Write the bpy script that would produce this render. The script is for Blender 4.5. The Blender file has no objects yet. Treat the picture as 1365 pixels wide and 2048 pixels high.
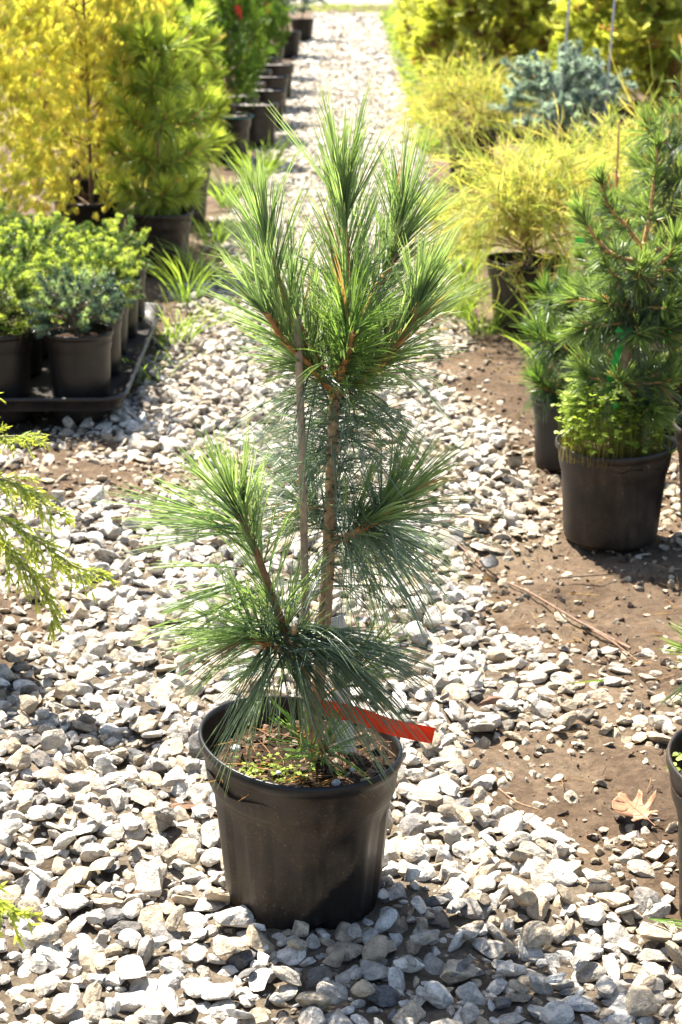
import bpy, bmesh, math, random
import numpy as np
from mathutils import Vector, Matrix

# ------------------------------------------------------------------ camera, sky, sun, exposure
SC = bpy.context.scene
COL = SC.collection
cam_d = bpy.data.cameras.new('camera')
cam = bpy.data.objects.new('camera', cam_d)
COL.objects.link(cam)
cam.location = (0, 0, 1.30)
cam.rotation_euler = (math.radians(90 - 18.6), 0, math.radians(0.35))
cam_d.sensor_fit = 'VERTICAL'
cam_d.sensor_height = 36.0
cam_d.sensor_width = 24.0
cam_d.lens = 60.64
cam_d.clip_start = 0.05
cam_d.clip_end = 2000
cam_d.dof.use_dof = True
cam_d.dof.focus_distance = 2.38
cam_d.dof.aperture_fstop = 10.0
SC.camera = cam

SUN = Vector((-0.34, 0.45, 1.0)).normalized()
world = bpy.data.worlds.new('World')
SC.world = world
world.use_nodes = True
wn = world.node_tree.nodes
wl = world.node_tree.links
bg = wn['Background']
sky = wn.new('ShaderNodeTexSky')
sky.sky_type = 'NISHITA'
sky.sun_disc = False
sky.sun_elevation = math.asin(SUN.z)
sky.sun_rotation = math.atan2(SUN.x, SUN.y)
sky.air_density = 1.0
sky.dust_density = 1.5
wl.new(sky.outputs[0], bg.inputs[0])
bg.inputs[1].default_value = 0.072
sun_d = bpy.data.lights.new('sun', 'SUN')
sun_d.energy = 5.0
sun_d.angle = math.radians(0.5)
sun_d.color = (1.0, 0.94, 0.84)
sun = bpy.data.objects.new('sun', sun_d)
sun.rotation_euler = (-SUN).to_track_quat('-Z', 'Y').to_euler()
sun.location = (-3, 2, 6)
COL.objects.link(sun)
SC.view_settings.view_transform = 'Standard'
SC.view_settings.look = 'None'
SC.view_settings.exposure = 2.05
SC.view_settings.gamma = 1.0
SC.view_settings.use_curve_mapping = False
try:
    SC.cycles.max_bounces = 8
    SC.cycles.transmission_bounces = 4
    SC.cycles.use_denoising = True
except Exception:
    pass

# ------------------------------------------------------------------ small maths helpers
def nrm(a):
    a = np.asarray(a, float)
    return a / np.maximum(np.linalg.norm(a, axis=-1, keepdims=True), 1e-9)

def smooth(poly, n=6):
    P = np.asarray(poly, float)
    if len(P) < 3:
        t = np.linspace(0, 1, n * 2)[:, None]
        return P[0] * (1 - t) + P[-1] * t
    Q = np.vstack([2 * P[0] - P[1], P, 2 * P[-1] - P[-2]])
    out = []
    for i in range(1, len(Q) - 2):
        for t in np.linspace(0, 1, n, endpoint=False):
            a, b, c, d = Q[i - 1], Q[i], Q[i + 1], Q[i + 2]
            out.append(0.5 * (2 * b + (c - a) * t + (2 * a - 5 * b + 4 * c - d) * t * t + (3 * b - a - 3 * c + d) * t ** 3))
    out.append(P[-1])
    return np.array(out)

def fbm(x, y, seed, scale, octaves=3):
    r = np.random.default_rng(seed)
    x = np.asarray(x, float); y = np.asarray(y, float)
    s = np.zeros(np.broadcast(x, y).shape); amp = 1.0; tot = 0
    for o in range(octaves):
        for k in range(5):
            a = r.uniform(0, 2 * math.pi); f = (2 ** o) / scale * r.uniform(0.7, 1.4) * 2 * math.pi
            s = s + amp * np.sin(f * (x * math.cos(a) + y * math.sin(a)) + r.uniform(0, 6.3))
        tot += amp * 2.2; amp *= 0.55
    return s / tot

def build(name, parts, mat, parent=None, smooth_shade=False, loc=None, mesh_only=False):
    """parts: list of (verts (n,3), faces (m,k), colours (n,3) or None) -> ONE mesh object"""
    parts = [p for p in parts if len(p[0])]
    V = np.concatenate([p[0] for p in parts]).astype(np.float32)
    loops = []; starts = []; off = 0; ls = 0
    for v, f, c in parts:
        f = np.asarray(f, np.int64) + off
        k = f.shape[1]
        loops.append(f.ravel())
        starts.append(ls + np.arange(len(f)) * k)
        ls += f.size; off += len(v)
    loops = np.concatenate(loops).astype(np.int32); starts = np.concatenate(starts).astype(np.int32)
    me = bpy.data.meshes.new(name)
    me.vertices.add(len(V)); me.vertices.foreach_set('co', V.ravel())
    me.loops.add(len(loops)); me.loops.foreach_set('vertex_index', loops)
    me.polygons.add(len(starts)); me.polygons.foreach_set('loop_start', starts)
    me.polygons.foreach_set('use_smooth', np.full(len(starts), smooth_shade, bool))
    cols = []
    for v, f, c in parts:
        cc = np.ones((len(v), 4), np.float32)
        cc[:, :3] = 0.5 if c is None else c
        cols.append(cc)
    at = me.color_attributes.new('tint', 'FLOAT_COLOR', 'POINT')
    at.data.foreach_set('color', np.concatenate(cols).ravel())
    me.update(calc_edges=True)
    me.materials.append(mat)
    if mesh_only:
        return me
    o = bpy.data.objects.new(name, me)
    COL.objects.link(o)
    if parent is not None:
        o.parent = parent
    if loc is not None:
        o.location = loc
    return o

def link_mesh(name, me, parent=None, loc=(0, 0, 0), rz=0.0):
    o = bpy.data.objects.new(name, me)
    COL.objects.link(o)
    o.parent = parent
    o.location = loc
    o.rotation_euler = (0, 0, rz)
    return o

def tag(o, label, cat, group=None):
    o['label'] = label; o['category'] = cat
    if group: o['group'] = group
    return o

def thing(name, label, cat, loc, rz=0.0, group=None):
    o = bpy.data.objects.new(name, None)
    o.empty_display_size = 0.1
    COL.objects.link(o)
    o.location = loc; o.rotation_euler = (0, 0, rz)
    return tag(o, label, cat, group)

def copy_tree(o, loc, rz, label, group, parent=None, scale=None):
    c = o.copy(); COL.objects.link(c)
    if parent is None:
        c.location = loc; c.rotation_euler = (0, 0, rz); c['label'] = label
        if group: c['group'] = group
        if scale: c.scale = scale
    else:
        c.parent = parent
    for ch in list(o.children):
        copy_tree(ch, None, None, None, None, c)
    return c

def stuffed(o):
    o['kind'] = 'stuff'
    return o

# ------------------------------------------------------------------ geometry makers (numpy)
def tube(poly, r0, r1, sides=7, col=(0.2, 0.12, 0.06), n=5, bump=0.0, rng=None, sm=True):
    P = smooth(poly, n) if sm else np.asarray(poly, float)
    m = len(P)
    T = nrm(np.gradient(P, axis=0))
    ref = np.array([0.31, 0.9, 0.1]) if abs(T[0][1]) < 0.8 else np.array([1.0, 0.1, 0.2])
    S = nrm(np.cross(T, ref)); U = np.cross(S, T)
    R = np.linspace(r0, r1, m)
    a = np.linspace(0, 2 * math.pi, sides, endpoint=False)
    rr = R[:, None] * np.ones(sides)
    if bump and rng is not None:
        rr = rr * (1 + rng.normal(0, bump, rr.shape))
    V = P[:, None, :] + rr[..., None] * (np.cos(a)[None, :, None] * S[:, None, :] + np.sin(a)[None, :, None] * U[:, None, :])
    V = V.reshape(-1, 3)
    i = np.arange(m - 1)[:, None] * sides; j = np.arange(sides)[None, :]; j2 = (j + 1) % sides
    F = np.stack([i + j, i + j2, i + sides + j2, i + sides + j], -1).reshape(-1, 4)
    V = np.vstack([V, P[-1] + T[-1] * r1 * 0.7, P[0]])
    top = (m - 1) * sides
    cap = np.array([[top + k, top + (k + 1) % sides, len(V) - 2, len(V) - 2] for k in range(sides)])
    c0 = np.asarray(col, float)
    C = np.ones((len(V), 3)) * c0
    if rng is not None:
        C = C * rng.uniform(0.75, 1.25, (len(V), 1))
    tri = cap[:, :3]
    return [(V, F, C), (V[[*range(top, top + sides), len(V) - 2]], np.array([[k, (k + 1) % sides, sides] for k in range(sides)]), C[[*range(top, top + sides), len(V) - 2]])]

def ribbons(P, D, L, W, rng, bend=None, seg=3, c0=(0.05, 0.1, 0.03), c1=None, fold=0.35, vary=0.2, prof='needle', side=None, cv=None):
    """n thin folded blades: base P, direction D, length L, width W, quadratic bend (n,3)"""
    P = np.asarray(P, float); n = len(P)
    D = nrm(D); L = np.broadcast_to(L, (n,)); W = np.broadcast_to(W, (n,))
    if bend is None: bend = np.zeros((n, 3))
    if side is None:
        side = nrm(np.cross(D, rng.normal(size=(n, 3))))
    up = np.cross(side, D)
    t = np.linspace(0, 1, seg + 1)
    if prof == 'needle':
        w = np.array([0.85 if k == 0 else 1.0 if k < seg else 0.25 for k in range(seg + 1)])
    elif prof == 'blade':
        w = np.sin(np.clip(t * 0.85 + 0.13, 0, 1) * math.pi) ** 0.7; w[-1] = 0.04
    else:
        w = np.array([0.5 if k == 0 else 1.0 if k < seg else 0.3 for k in range(seg + 1)])
    cen = P[:, None] + D[:, None] * (L[:, None] * t)[..., None] + bend[:, None] * (L[:, None] * t * t)[..., None]
    hw = 0.5 * W[:, None] * w
    Lf = cen - side[:, None] * hw[..., None]
    Rt = cen + side[:, None] * hw[..., None]
    Md = cen + up[:, None] * (hw * fold)[..., None]
    V = np.stack([Lf, Md, Rt], 2).reshape(-1, 3)
    base = (np.arange(n) * (seg + 1) * 3)[:, None] + (np.arange(seg) * 3)[None, :]
    F = np.stack([np.stack([base, base + 1, base + 4, base + 3], -1), np.stack([base + 1, base + 2, base + 5, base + 4], -1)], 2).reshape(-1, 4)
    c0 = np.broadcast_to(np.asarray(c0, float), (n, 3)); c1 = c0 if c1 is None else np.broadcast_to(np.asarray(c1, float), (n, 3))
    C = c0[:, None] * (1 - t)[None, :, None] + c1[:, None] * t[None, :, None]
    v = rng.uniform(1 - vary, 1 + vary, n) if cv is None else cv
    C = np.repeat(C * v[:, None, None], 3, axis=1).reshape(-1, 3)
    return (V, F, C)

def instance(T, O, A, N, S, col):
    """template T=(V,F,Cmul) at origins O with axis A (local y), normal N (local z), scale S, colour per instance"""
    TV, TF, TC = T
    A = nrm(A); X = nrm(np.cross(A, N)); N = np.cross(X, A)
    V = O[:, None] + S[:, None, None] * (TV[None, :, 0:1] * X[:, None] + TV[None, :, 1:2] * A[:, None] + TV[None, :, 2:3] * N[:, None])
    n = len(O); k = len(TV)
    F = (TF[None] + (np.arange(n) * k)[:, None, None]).reshape(-1, TF.shape[1])
    C = (col[:, None] * TC[None]).reshape(-1, 3)
    return (V.reshape(-1, 3), F, C)

def axis_frames(P):
    return nrm(np.gradient(P, axis=0))

def shoot_needles(poly, rng, n, L, W, ang=(65, 30), trange=(0.1, 1.0), per=5, spread=0.07, c0=(0.03, 0.06, 0.03), c1=(0.06, 0.12, 0.03),
                  droop=0.1, up=0.15, lvar=0.12, seg=4, tuft=0.25, lscale=(1.0, 1.0), avoid=None):
    """fascicles of needles round a shoot; angle to the axis goes from ang[0] at the base to ang[1] at the tip"""
    P = smooth(poly, 8); T = axis_frames(P)
    u = rng.uniform(0, 1, n)
    k = int(n * tuft)
    if k: u[:k] = 1 - rng.uniform(0, 0.12, k)
    tt = trange[0] + (trange[1] - trange[0]) * u
    idx = np.clip(tt * (len(P) - 1), 0, len(P) - 1.001)
    i0 = idx.astype(int); fr = (idx - i0)[:, None]
    org = P[i0] * (1 - fr) + P[i0 + 1] * fr; ax = nrm(T[i0] * (1 - fr) + T[i0 + 1] * fr)
    rad = nrm(np.cross(ax, rng.normal(size=(n, 3))))
    th = np.radians(ang[0] + (ang[1] - ang[0]) * u + rng.normal(0, 10, n))[:, None]
    d = ax * np.cos(th) + rad * np.sin(th)
    d = nrm(d + np.array([0, 0, 1.0]) * up)
    if avoid is not None:
        d = nrm(d + np.asarray(avoid, float))
    Ln = L * (lscale[0] + (lscale[1] - lscale[0]) * u) * rng.normal(1, lvar, n)
    org = np.repeat(org, per, 0); d = np.repeat(d, per, 0); Ln = np.repeat(Ln, per) * rng.normal(1, 0.035, n * per)
    d = nrm(d + rng.normal(0, spread, (n * per, 3)))
    b = np.zeros((n * per, 3)); b[:, 2] = -droop * np.abs(rng.normal(1, 0.4, n * per))
    b += np.repeat(rng.normal(0, 0.09, (n, 3)), per, 0)
    cv = np.repeat(rng.uniform(0.75, 1.3, n), per) * rng.uniform(0.9, 1.1, n * per)
    dead = np.repeat(rng.uniform(0, 1, n) < 0.025, per)[:, None]
    c0 = np.where(dead, np.array([0.26, 0.14, 0.06]), np.asarray(c0, float)); c1 = np.where(dead, np.array([0.34, 0.20, 0.09]), np.asarray(c1, float))
    return ribbons(org, d, Ln, W, rng, b, seg, c0, c1, cv=cv)

# ------------------------------------------------------------------ materials
def newmat(name):
    m = bpy.data.materials.new(name); m.use_nodes = True
    nt = m.node_tree
    return m, nt.nodes, nt.links, nt.nodes['Principled BSDF'], nt.nodes['Material Output']

def attr(n):
    a = n.new('ShaderNodeAttribute'); a.attribute_name = 'tint'; return a

def noise(n, scale, detail=3.0, rough=0.6, coord=None, l=None):
    t = n.new('ShaderNodeTexNoise'); t.inputs['Scale'].default_value = scale
    t.inputs['Detail'].default_value = detail; t.inputs['Roughness'].default_value = rough
    if coord is not None: l.new(coord, t.inputs['Vector'])
    return t

def ramp(n, l, src, stops):
    r = n.new('ShaderNodeValToRGB'); e = r.color_ramp.elements
    e[0].position, e[0].color = stops[0][0], (*stops[0][1], 1)
    e[1].position, e[1].color = stops[1][0], (*stops[1][1], 1)
    for p, c in stops[2:]:
        x = e.new(p); x.color = (*c, 1)
    l.new(src, r.inputs[0]); return r

def mix(n, l, fac, a, b, mode='MIX'):
    m = n.new('ShaderNodeMix'); m.data_type = 'RGBA'; m.blend_type = mode
    for s, v in ((0, fac), (6, a), (7, b)):
        if hasattr(v, 'is_output'): l.new(v, m.inputs[s])
        elif s == 0: m.inputs[s].default_value = v
        else: m.inputs[s].default_value = (*v, 1)
    return m.outputs[2]

def foliage_mat(name, trans=0.35, rough=0.5, spec=0.35, gain=1.6):
    m, n, l, p, out = newmat(name)
    a = attr(n)
    l.new(a.outputs['Color'], p.inputs['Base Color'])
    p.inputs['Roughness'].default_value = rough
    p.inputs['Specular IOR Level'].default_value = spec
    t = n.new('ShaderNodeBsdfTranslucent')
    g = mix(n, l, 1.0, a.outputs['Color'], (gain, gain * 1.02, gain * 0.6), 'MULTIPLY')
    l.new(g, t.inputs['Color'])
    s = n.new('ShaderNodeMixShader'); s.inputs[0].default_value = trans
    l.new(p.outputs[0], s.inputs[1]); l.new(t.outputs[0], s.inputs[2]); l.new(s.outputs[0], out.inputs['Surface'])
    return m

M_LEAF = foliage_mat('leaf_tissue', 0.50, 0.5, 0.3, 1.7)
M_NEEDLE = foliage_mat('needle_tissue', 0.42, 0.36, 0.55)

def bark_mat():
    m, n, l, p, out = newmat('bark')
    a = attr(n); tc = n.new('ShaderNodeTexCoord')
    nz = noise(n, 160, 4, 0.65, tc.outputs['Object'], l)
    r = ramp(n, l, nz.outputs[0], [(0.3, (0.5, 0.5, 0.5)), (0.7, (1.35, 1.3, 1.25))])
    l.new(mix(n, l, 1.0, a.outputs['Color'], r.outputs[0], 'MULTIPLY'), p.inputs['Base Color'])
    p.inputs['Roughness'].default_value = 0.75
    b = n.new('ShaderNodeBump'); b.inputs['Strength'].default_value = 0.6; b.inputs['Distance'].default_value = 0.002
    l.new(nz.outputs[0], b.inputs['Height']); l.new(b.outputs[0], p.inputs['Normal'])
    return m
M_BARK = bark_mat()

def stone_mat():
    m, n, l, p, out = newmat('crushed_stone')
    a = attr(n); tc = n.new('ShaderNodeTexCoord')
    geo = n.new('ShaderNodeNewGeometry')
    nz = noise(n, 70, 5, 0.7, geo.outputs['Position'], l)
    r = ramp(n, l, nz.outputs[0], [(0.30, (0.36, 0.36, 0.38)), (0.48, (0.88, 0.88, 0.88)), (0.66, (1.35, 1.33, 1.29))])
    c = mix(n, l, 1.0, a.outputs['Color'], r.outputs[0], 'MULTIPLY')
    n2 = noise(n, 420, 3, 0.7, geo.outputs['Position'], l)
    r2 = ramp(n, l, n2.outputs[0], [(0.33, (0.35, 0.35, 0.36)), (0.46, (1, 1, 1))])
    c = mix(n, l, 0.55, c, r2.outputs[0], 'MULTIPLY')
    n3 = noise(n, 28, 3, 0.6, geo.outputs['Position'], l)
    r3 = ramp(n, l, n3.outputs[0], [(0.52, (0, 0, 0)), (0.72, (0.55, 0.55, 0.55))])
    c = mix(n, l, r3.outputs[0], c, (0.30, 0.225, 0.14))
    l.new(c, p.inputs['Base Color'])
    p.inputs['Roughness'].default_value = 0.8
    p.inputs['Specular IOR Level'].default_value = 0.3
    b = n.new('ShaderNodeBump'); b.inputs['Strength'].default_value = 1.0; b.inputs['Distance'].default_value = 0.006
    l.new(nz.outputs[0], b.inputs['Height'])
    b2 = n.new('ShaderNodeBump'); b2.inputs['Strength'].default_value = 0.4; b2.inputs['Distance'].default_value = 0.0008
    l.new(n2.outputs[0], b2.inputs['Height']); l.new(b.outputs[0], b2.inputs['Normal'])
    l.new(b2.outputs[0], p.inputs['Normal'])
    return m
M_STONE = stone_mat()

def earth_mat(name, dark, mid, light, grass=None):
    m, n, l, p, out = newmat(name)
    geo = n.new('ShaderNodeNewGeometry')
    n1 = noise(n, 3.2, 6, 0.62, geo.outputs['Position'], l)
    n2 = noise(n, 55, 6, 0.75, geo.outputs['Position'], l)
    n3 = noise(n, 300, 3, 0.7, geo.outputs['Position'], l)
    c = ramp(n, l, n1.outputs[0], [(0.32, dark), (0.5, mid), (0.7, light)]).outputs[0]
    r2 = ramp(n, l, n2.outputs[0], [(0.3, (0.5, 0.48, 0.45)), (0.68, (1.3, 1.28, 1.22))])
    c = mix(n, l, 1.0, c, r2.outputs[0], 'MULTIPLY')
    r3 = ramp(n, l, n3.outputs[0], [(0.66, (0, 0, 0)), (0.72, (1, 1, 1))])
    c = mix(n, l, r3.outputs[0], c, (0.22, 0.18, 0.135))
    if grass is not None:
        pos = n.new('ShaderNodeSeparateXYZ'); l.new(geo.outputs['Position'], pos.inputs[0])
        mr = n.new('ShaderNodeMapRange'); mr.inputs[1].default_value = 40; mr.inputs[2].default_value = 60
        l.new(pos.outputs[1], mr.inputs[0])
        c = mix(n, l, mr.outputs[0], c, grass)
    l.new(c, p.inputs['Base Color'])
    p.inputs['Roughness'].default_value = 0.95
    p.inputs['Specular IOR Level'].default_value = 0.15
    b = n.new('ShaderNodeBump'); b.inputs['Strength'].default_value = 0.9; b.inputs['Distance'].default_value = 0.012
    l.new(n2.outputs[0], b.inputs['Height'])
    b2 = n.new('ShaderNodeBump'); b2.inputs['Strength'].default_value = 0.6; b2.inputs['Distance'].default_value = 0.003
    l.new(n3.outputs[0], b2.inputs['Height']); l.new(b.outputs[0], b2.inputs['Normal'])
    l.new(b2.outputs[0], p.inputs['Normal'])
    return m
M_EARTH = earth_mat('bare_earth', (0.070, 0.046, 0.029), (0.128, 0.090, 0.060), (0.185, 0.140, 0.096), (0.13, 0.16, 0.05))
M_FINES = earth_mat('gravel_fines', (0.085, 0.064, 0.045), (0.145, 0.116, 0.085), (0.22, 0.185, 0.145))
M_ROAD = earth_mat('pale_road', (0.22, 0.185, 0.145), (0.28, 0.245, 0.20), (0.32, 0.29, 0.25))
M_SOIL = earth_mat('potting_soil', (0.018, 0.011, 0.007), (0.036, 0.022, 0.014), (0.065, 0.042, 0.027))
M_PALE = earth_mat('pale_topdressing', (0.16, 0.135, 0.12), (0.24, 0.215, 0.20), (0.32, 0.30, 0.285))

def plastic_mat(name, dust=0.6, wet=False, base=(0.008, 0.0072, 0.0068)):
    m, n, l, p, out = newmat(name)
    tc = n.new('ShaderNodeTexCoord')
    mp = n.new('ShaderNodeMapping'); mp.inputs['Scale'].default_value = (1, 1, 0.18)
    l.new(tc.outputs['Object'], mp.inputs[0])
    st = noise(n, 60, 4, 0.6, mp.outputs[0], l)
    bl = noise(n, 11, 4, 0.6, tc.outputs['Object'], l)
    sp = noise(n, 270, 3, 0.65, tc.outputs['Object'], l)
    f1 = ramp(n, l, st.outputs[0], [(0.3, (0.25, 0.25, 0.25)), (0.7, (1, 1, 1))]).outputs[0]
    f2 = ramp(n, l, bl.outputs[0], [(0.36, (0.10, 0.10, 0.10)), (0.62, (1, 1, 1))]).outputs[0]
    f = mix(n, l, 1.0, f1, f2, 'MULTIPLY')
    f = mix(n, l, 1.0, f, (dust, dust, dust), 'MULTIPLY')
    f3 = ramp(n, l, sp.outputs[0], [(0.60, (0, 0, 0)), (0.70, (0.9, 0.9, 0.9))]).outputs[0]
    if wet:
        # the damp, dust-free stain low on the front right of the pot
        s = n.new('ShaderNodeSeparateXYZ'); l.new(tc.outputs['Object'], s.inputs[0])
        w = noise(n, 26, 4, 0.65, tc.outputs['Object'], l)
        def ma(op, a, b):
            q = n.new('ShaderNodeMath'); q.operation = op
            for i, v in enumerate((a, b)):
                if hasattr(v, 'is_output'): l.new(v, q.inputs[i])
                else: q.inputs[i].default_value = v
            return q.outputs[0]
        h = ma('MULTIPLY', s.outputs[0], 0.95)                # stain climbs to the right
        h = ma('ADD', h, 0.042)
        h = ma('ADD', h, ma('MULTIPLY', ma('SUBTRACT', w.outputs[0], 0.5), 0.065))
        d = ma('SUBTRACT', h, s.outputs[2])
        mr = n.new('ShaderNodeMapRange'); mr.inputs[1].default_value = -0.005; mr.inputs[2].default_value = 0.008
        mr.inputs[3].default_value = 1.0; mr.inputs[4].default_value = 0.072
        l.new(d, mr.inputs[0])
        f = mix(n, l, 1.0, f, mr.outputs[0], 'MULTIPLY')
        # the smooth moulded lip sheds the dust
        m2 = n.new('ShaderNodeMapRange'); m2.inputs[1].default_value = 0.2255; m2.inputs[2].default_value = 0.2285
        m2.inputs[3].default_value = 1.0; m2.inputs[4].default_value = 0.10
        l.new(ma('ADD', s.outputs[2], ma('MULTIPLY', s.outputs[0], 0.085)), m2.inputs[0])
        f = mix(n, l, 1.0, f, m2.outputs[0], 'MULTIPLY')
    c = mix(n, l, f, base, (0.088, 0.058, 0.033))
    f3b = mix(n, l, 1.0, f3, f, 'MULTIPLY')
    c = mix(n, l, f3b, c, (0.26, 0.18, 0.11))
    l.new(c, p.inputs['Base Color'])
    rr = n.new('ShaderNodeMapRange'); rr.inputs[3].default_value = 0.36; rr.inputs[4].default_value = 0.8
    l.new(f, rr.inputs[0]); l.new(rr.outputs[0], p.inputs['Roughness'])
    p.inputs['Specular IOR Level'].default_value = 0.30
    b = n.new('ShaderNodeBump'); b.inputs['Strength'].default_value = 0.25; b.inputs['Distance'].default_value = 0.001
    l.new(sp.outputs[0], b.inputs['Height']); l.new(b.outputs[0], p.inputs['Normal'])
    return m
M_POT = plastic_mat('dusty_black_plastic', 0.55)
M_POT_MAIN = plastic_mat('stained_black_plastic', 0.85, True)
M_POT_DARK = plastic_mat('clean_black_plastic', 0.14)
M_TRAY = plastic_mat('tray_plastic', 0.3, base=(0.012, 0.012, 0.013))

def plain(name, col, rough=0.5, scale=90, var=0.25, trans=0.0, metal=0.0):
    m, n, l, p, out = newmat(name)
    tc = n.new('ShaderNodeTexCoord')
    nz = noise(n, scale, 3, 0.6, tc.outputs['Object'], l)
    lo = tuple(v * (1 - var) for v in col); hi = tuple(v * (1 + var * 0.6) for v in col)
    r = ramp(n, l, nz.outputs[0], [(0.3, lo), (0.7, hi)])
    l.new(r.outputs[0], p.inputs['Base Color']); p.inputs['Roughness'].default_value = rough
    p.inputs['Metallic'].default_value = metal
    if trans:
        t = n.new('ShaderNodeBsdfTranslucent'); l.new(r.outputs[0], t.inputs[0])
        s = n.new('ShaderNodeMixShader'); s.inputs[0].default_value = trans
        l.new(p.outputs[0], s.inputs[1]); l.new(t.outputs[0], s.inputs[2]); l.new(s.outputs[0], out.inputs[0])
    return m
M_RED = plain('red_flagging', (0.85, 0.095, 0.025), 0.45, 40, 0.12, 0.55)
M_GREEN = plain('green_flagging', (0.04, 0.62, 0.10), 0.4, 40, 0.12, 0.5)
M_WHITE = plain('white_label', (0.72, 0.72, 0.70), 0.5, 30, 0.06, 0.2)
M_INK = plain('pencil_ink', (0.03, 0.03, 0.035), 0.7)
M_BAMBOO = plain('weathered_bamboo', (0.36, 0.265, 0.18), 0.7, 70, 0.4)
M_STEEL = plain('galvanised_rod', (0.42, 0.42, 0.43), 0.45, 60, 0.2, 0, 0.3)
M_LEAFDRY = plain('dry_leaf', (0.36, 0.185, 0.095), 0.6, 55, 0.30, 0.25)
M_VEIN = plain('dry_leaf_vein', (0.34, 0.16, 0.08), 0.6)
M_BARKCHIP = plain('bark_chip', (0.14, 0.075, 0.04), 0.85, 120, 0.5)
M_CHAR = plain('charred_lump', (0.012, 0.012, 0.012), 0.6, 90, 0.4)
M_TWINE = plain('teal_twine', (0.02, 0.20, 0.16), 0.7)

# ------------------------------------------------------------------ ground, path, road
POTS = [(-0.067, 2.153, 0.104), (0.585, 3.68, 0.115), (0.86, 3.76, 0.115), (0.555, 4.25, 0.08), (0.575, 2.09, 0.12), (-0.76, 2.95, 0.12)]
PATCH = [  # bare earth: centre, radii, stones left
    (0.52, 5.10, 0.24, 0.50, 0.04), (0.56, 3.32, 0.30, 0.42, 0.05), (0.37, 2.54, 0.22, 0.17, 0.10), (0.47, 2.33, 0.15, 0.22, 0.18),
    (-0.66, 4.12, 0.27, 0.20, 0.08), (-0.25, 2.40, 0.045, 0.035, 0.0), (-0.95, 4.45, 0.42, 0.16, 0.15), (-0.72, 3.15, 0.13, 0.25, 0.25),
    (0.33, 3.62, 0.10, 0.14, 0.35), (0.52, 2.85, 0.25, 0.20, 0.55), (0.62, 4.3, 0.2, 0.5, 0.2)]

def sstep(a, b, x):
    t = np.clip((x - a) / (b - a), 0, 1); return t * t * (3 - 2 * t)

def density(x, y):
    x = np.asarray(x, float); y = np.asarray(y, float)
    wob = 0.09 * fbm(x, y, 5, 0.7, 3)
    right = np.interp(y, [0, 1.8, 2.3, 2.7, 3.2, 4, 5.5, 8, 14, 34], [0.80, 0.62, 0.40, 0.38, 0.34, 0.42, 0.34, 0.36, 0.42, 0.48])
    left = np.interp(y, [0, 2, 4.2, 4.7, 5.5, 6.5, 9, 14, 22, 34], [-3, -2.2, -1.3, -0.64, -0.60, -0.56, -0.54, -0.56, -0.58, -0.60])
    d = sstep(right + 0.10, right - 0.04, x + wob) * sstep(left - 0.08, left + 0.05, x + wob)
    d = np.maximum(d, 0.34 * (y < 4.6) * (x > 0) * (x < 1.0))
    for cx, cy, rx, ry, k in PATCH:
        q = np.sqrt(((x - cx) / rx) ** 2 + ((y - cy) / ry) ** 2) + 2.2 * wob
        d = d * (k + (1 - k) * sstep(0.75, 1.15, q))
    return d

def ground_z(x, y):
    x = np.asarray(x, float); y = np.asarray(y, float)
    f = sstep(14, 6, y) * sstep(3, 1.6, np.abs(x))
    return f * (0.010 * fbm(x, y, 11, 0.9, 3) + 0.006 * fbm(x, y, 12, 0.16, 3) + 0.0055 * fbm(x, y, 13, 0.06, 3)) - 0.004

def grid_mesh(xs, ys, zf):
    X, Y = np.meshgrid(xs, ys)
    V = np.stack([X, Y, zf(X, Y)], -1).reshape(-1, 3)
    nx, ny = len(xs), len(ys)
    i = np.arange(ny - 1)[:, None] * nx + np.arange(nx - 1)[None, :]
    F = np.stack([i, i + 1, i + nx + 1, i + nx], -1).reshape(-1, 4)
    return V, F

xs = np.concatenate([[-900, -200, -60, -20, -8, -5, -3.5, -2.6], np.arange(-1.8, 1.601, 0.022), [2.6, 3.5, 5, 8, 20, 60, 200, 900]])
ys = np.concatenate([[-900, -200, -50, -15, -5, -2, -0.5, 0.5], np.arange(1.4, 6.0, 0.022), np.arange(6.0, 15, 0.15), [16, 18, 21, 25, 30, 40, 60, 120, 300, 900]])
V, F = grid_mesh(xs, ys, ground_z)
ground = build('ground', [(V, F, None)], M_EARTH, None, True)
ground['kind'] = 'structure'

# the path: a thin wandering sheet of stone fines, with the stones lying on it
px = np.arange(-2.0, 1.2, 0.03); py = np.concatenate([np.arange(1.3, 7, 0.03), np.arange(7, 30.2, 0.12)])
V, F = grid_mesh(px, py, lambda x, y: ground_z(x, y) + 0.004 - 0.012 * (1 - sstep(0.55, 0.7, density(x, y))))
dv = density(V[:, 0], V[:, 1])
keep = (dv[F].min(axis=1) > 0.5)
F = F[keep]
used = np.unique(F); remap = -np.ones(len(V), int); remap[used] = np.arange(len(used))
gravel_path = build('gravel_path', [(V[used], remap[F], None)], M_FINES, None, True)
gravel_path['kind'] = 'structure'

road_v = np.array([[-60, 33.4, 0.0], [60, 33.4, 0.0], [60, 39.5, 0.0], [-60, 39.5, 0.0]], float)
road = build('dirt_road', [(road_v, np.array([[0, 1, 2, 3]]), None)], M_ROAD)
road['kind'] = 'structure'

# ---- stone shapes: rounded balls cut by random planes
def ico(sub):
    bm = bmesh.new(); bmesh.ops.create_icosphere(bm, subdivisions=sub, radius=1.0)
    v = np.array([q.co[:] for q in bm.verts]); f = np.array([[q.index for q in p.verts] for p in bm.faces]); bm.free()
    return v, f

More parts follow.
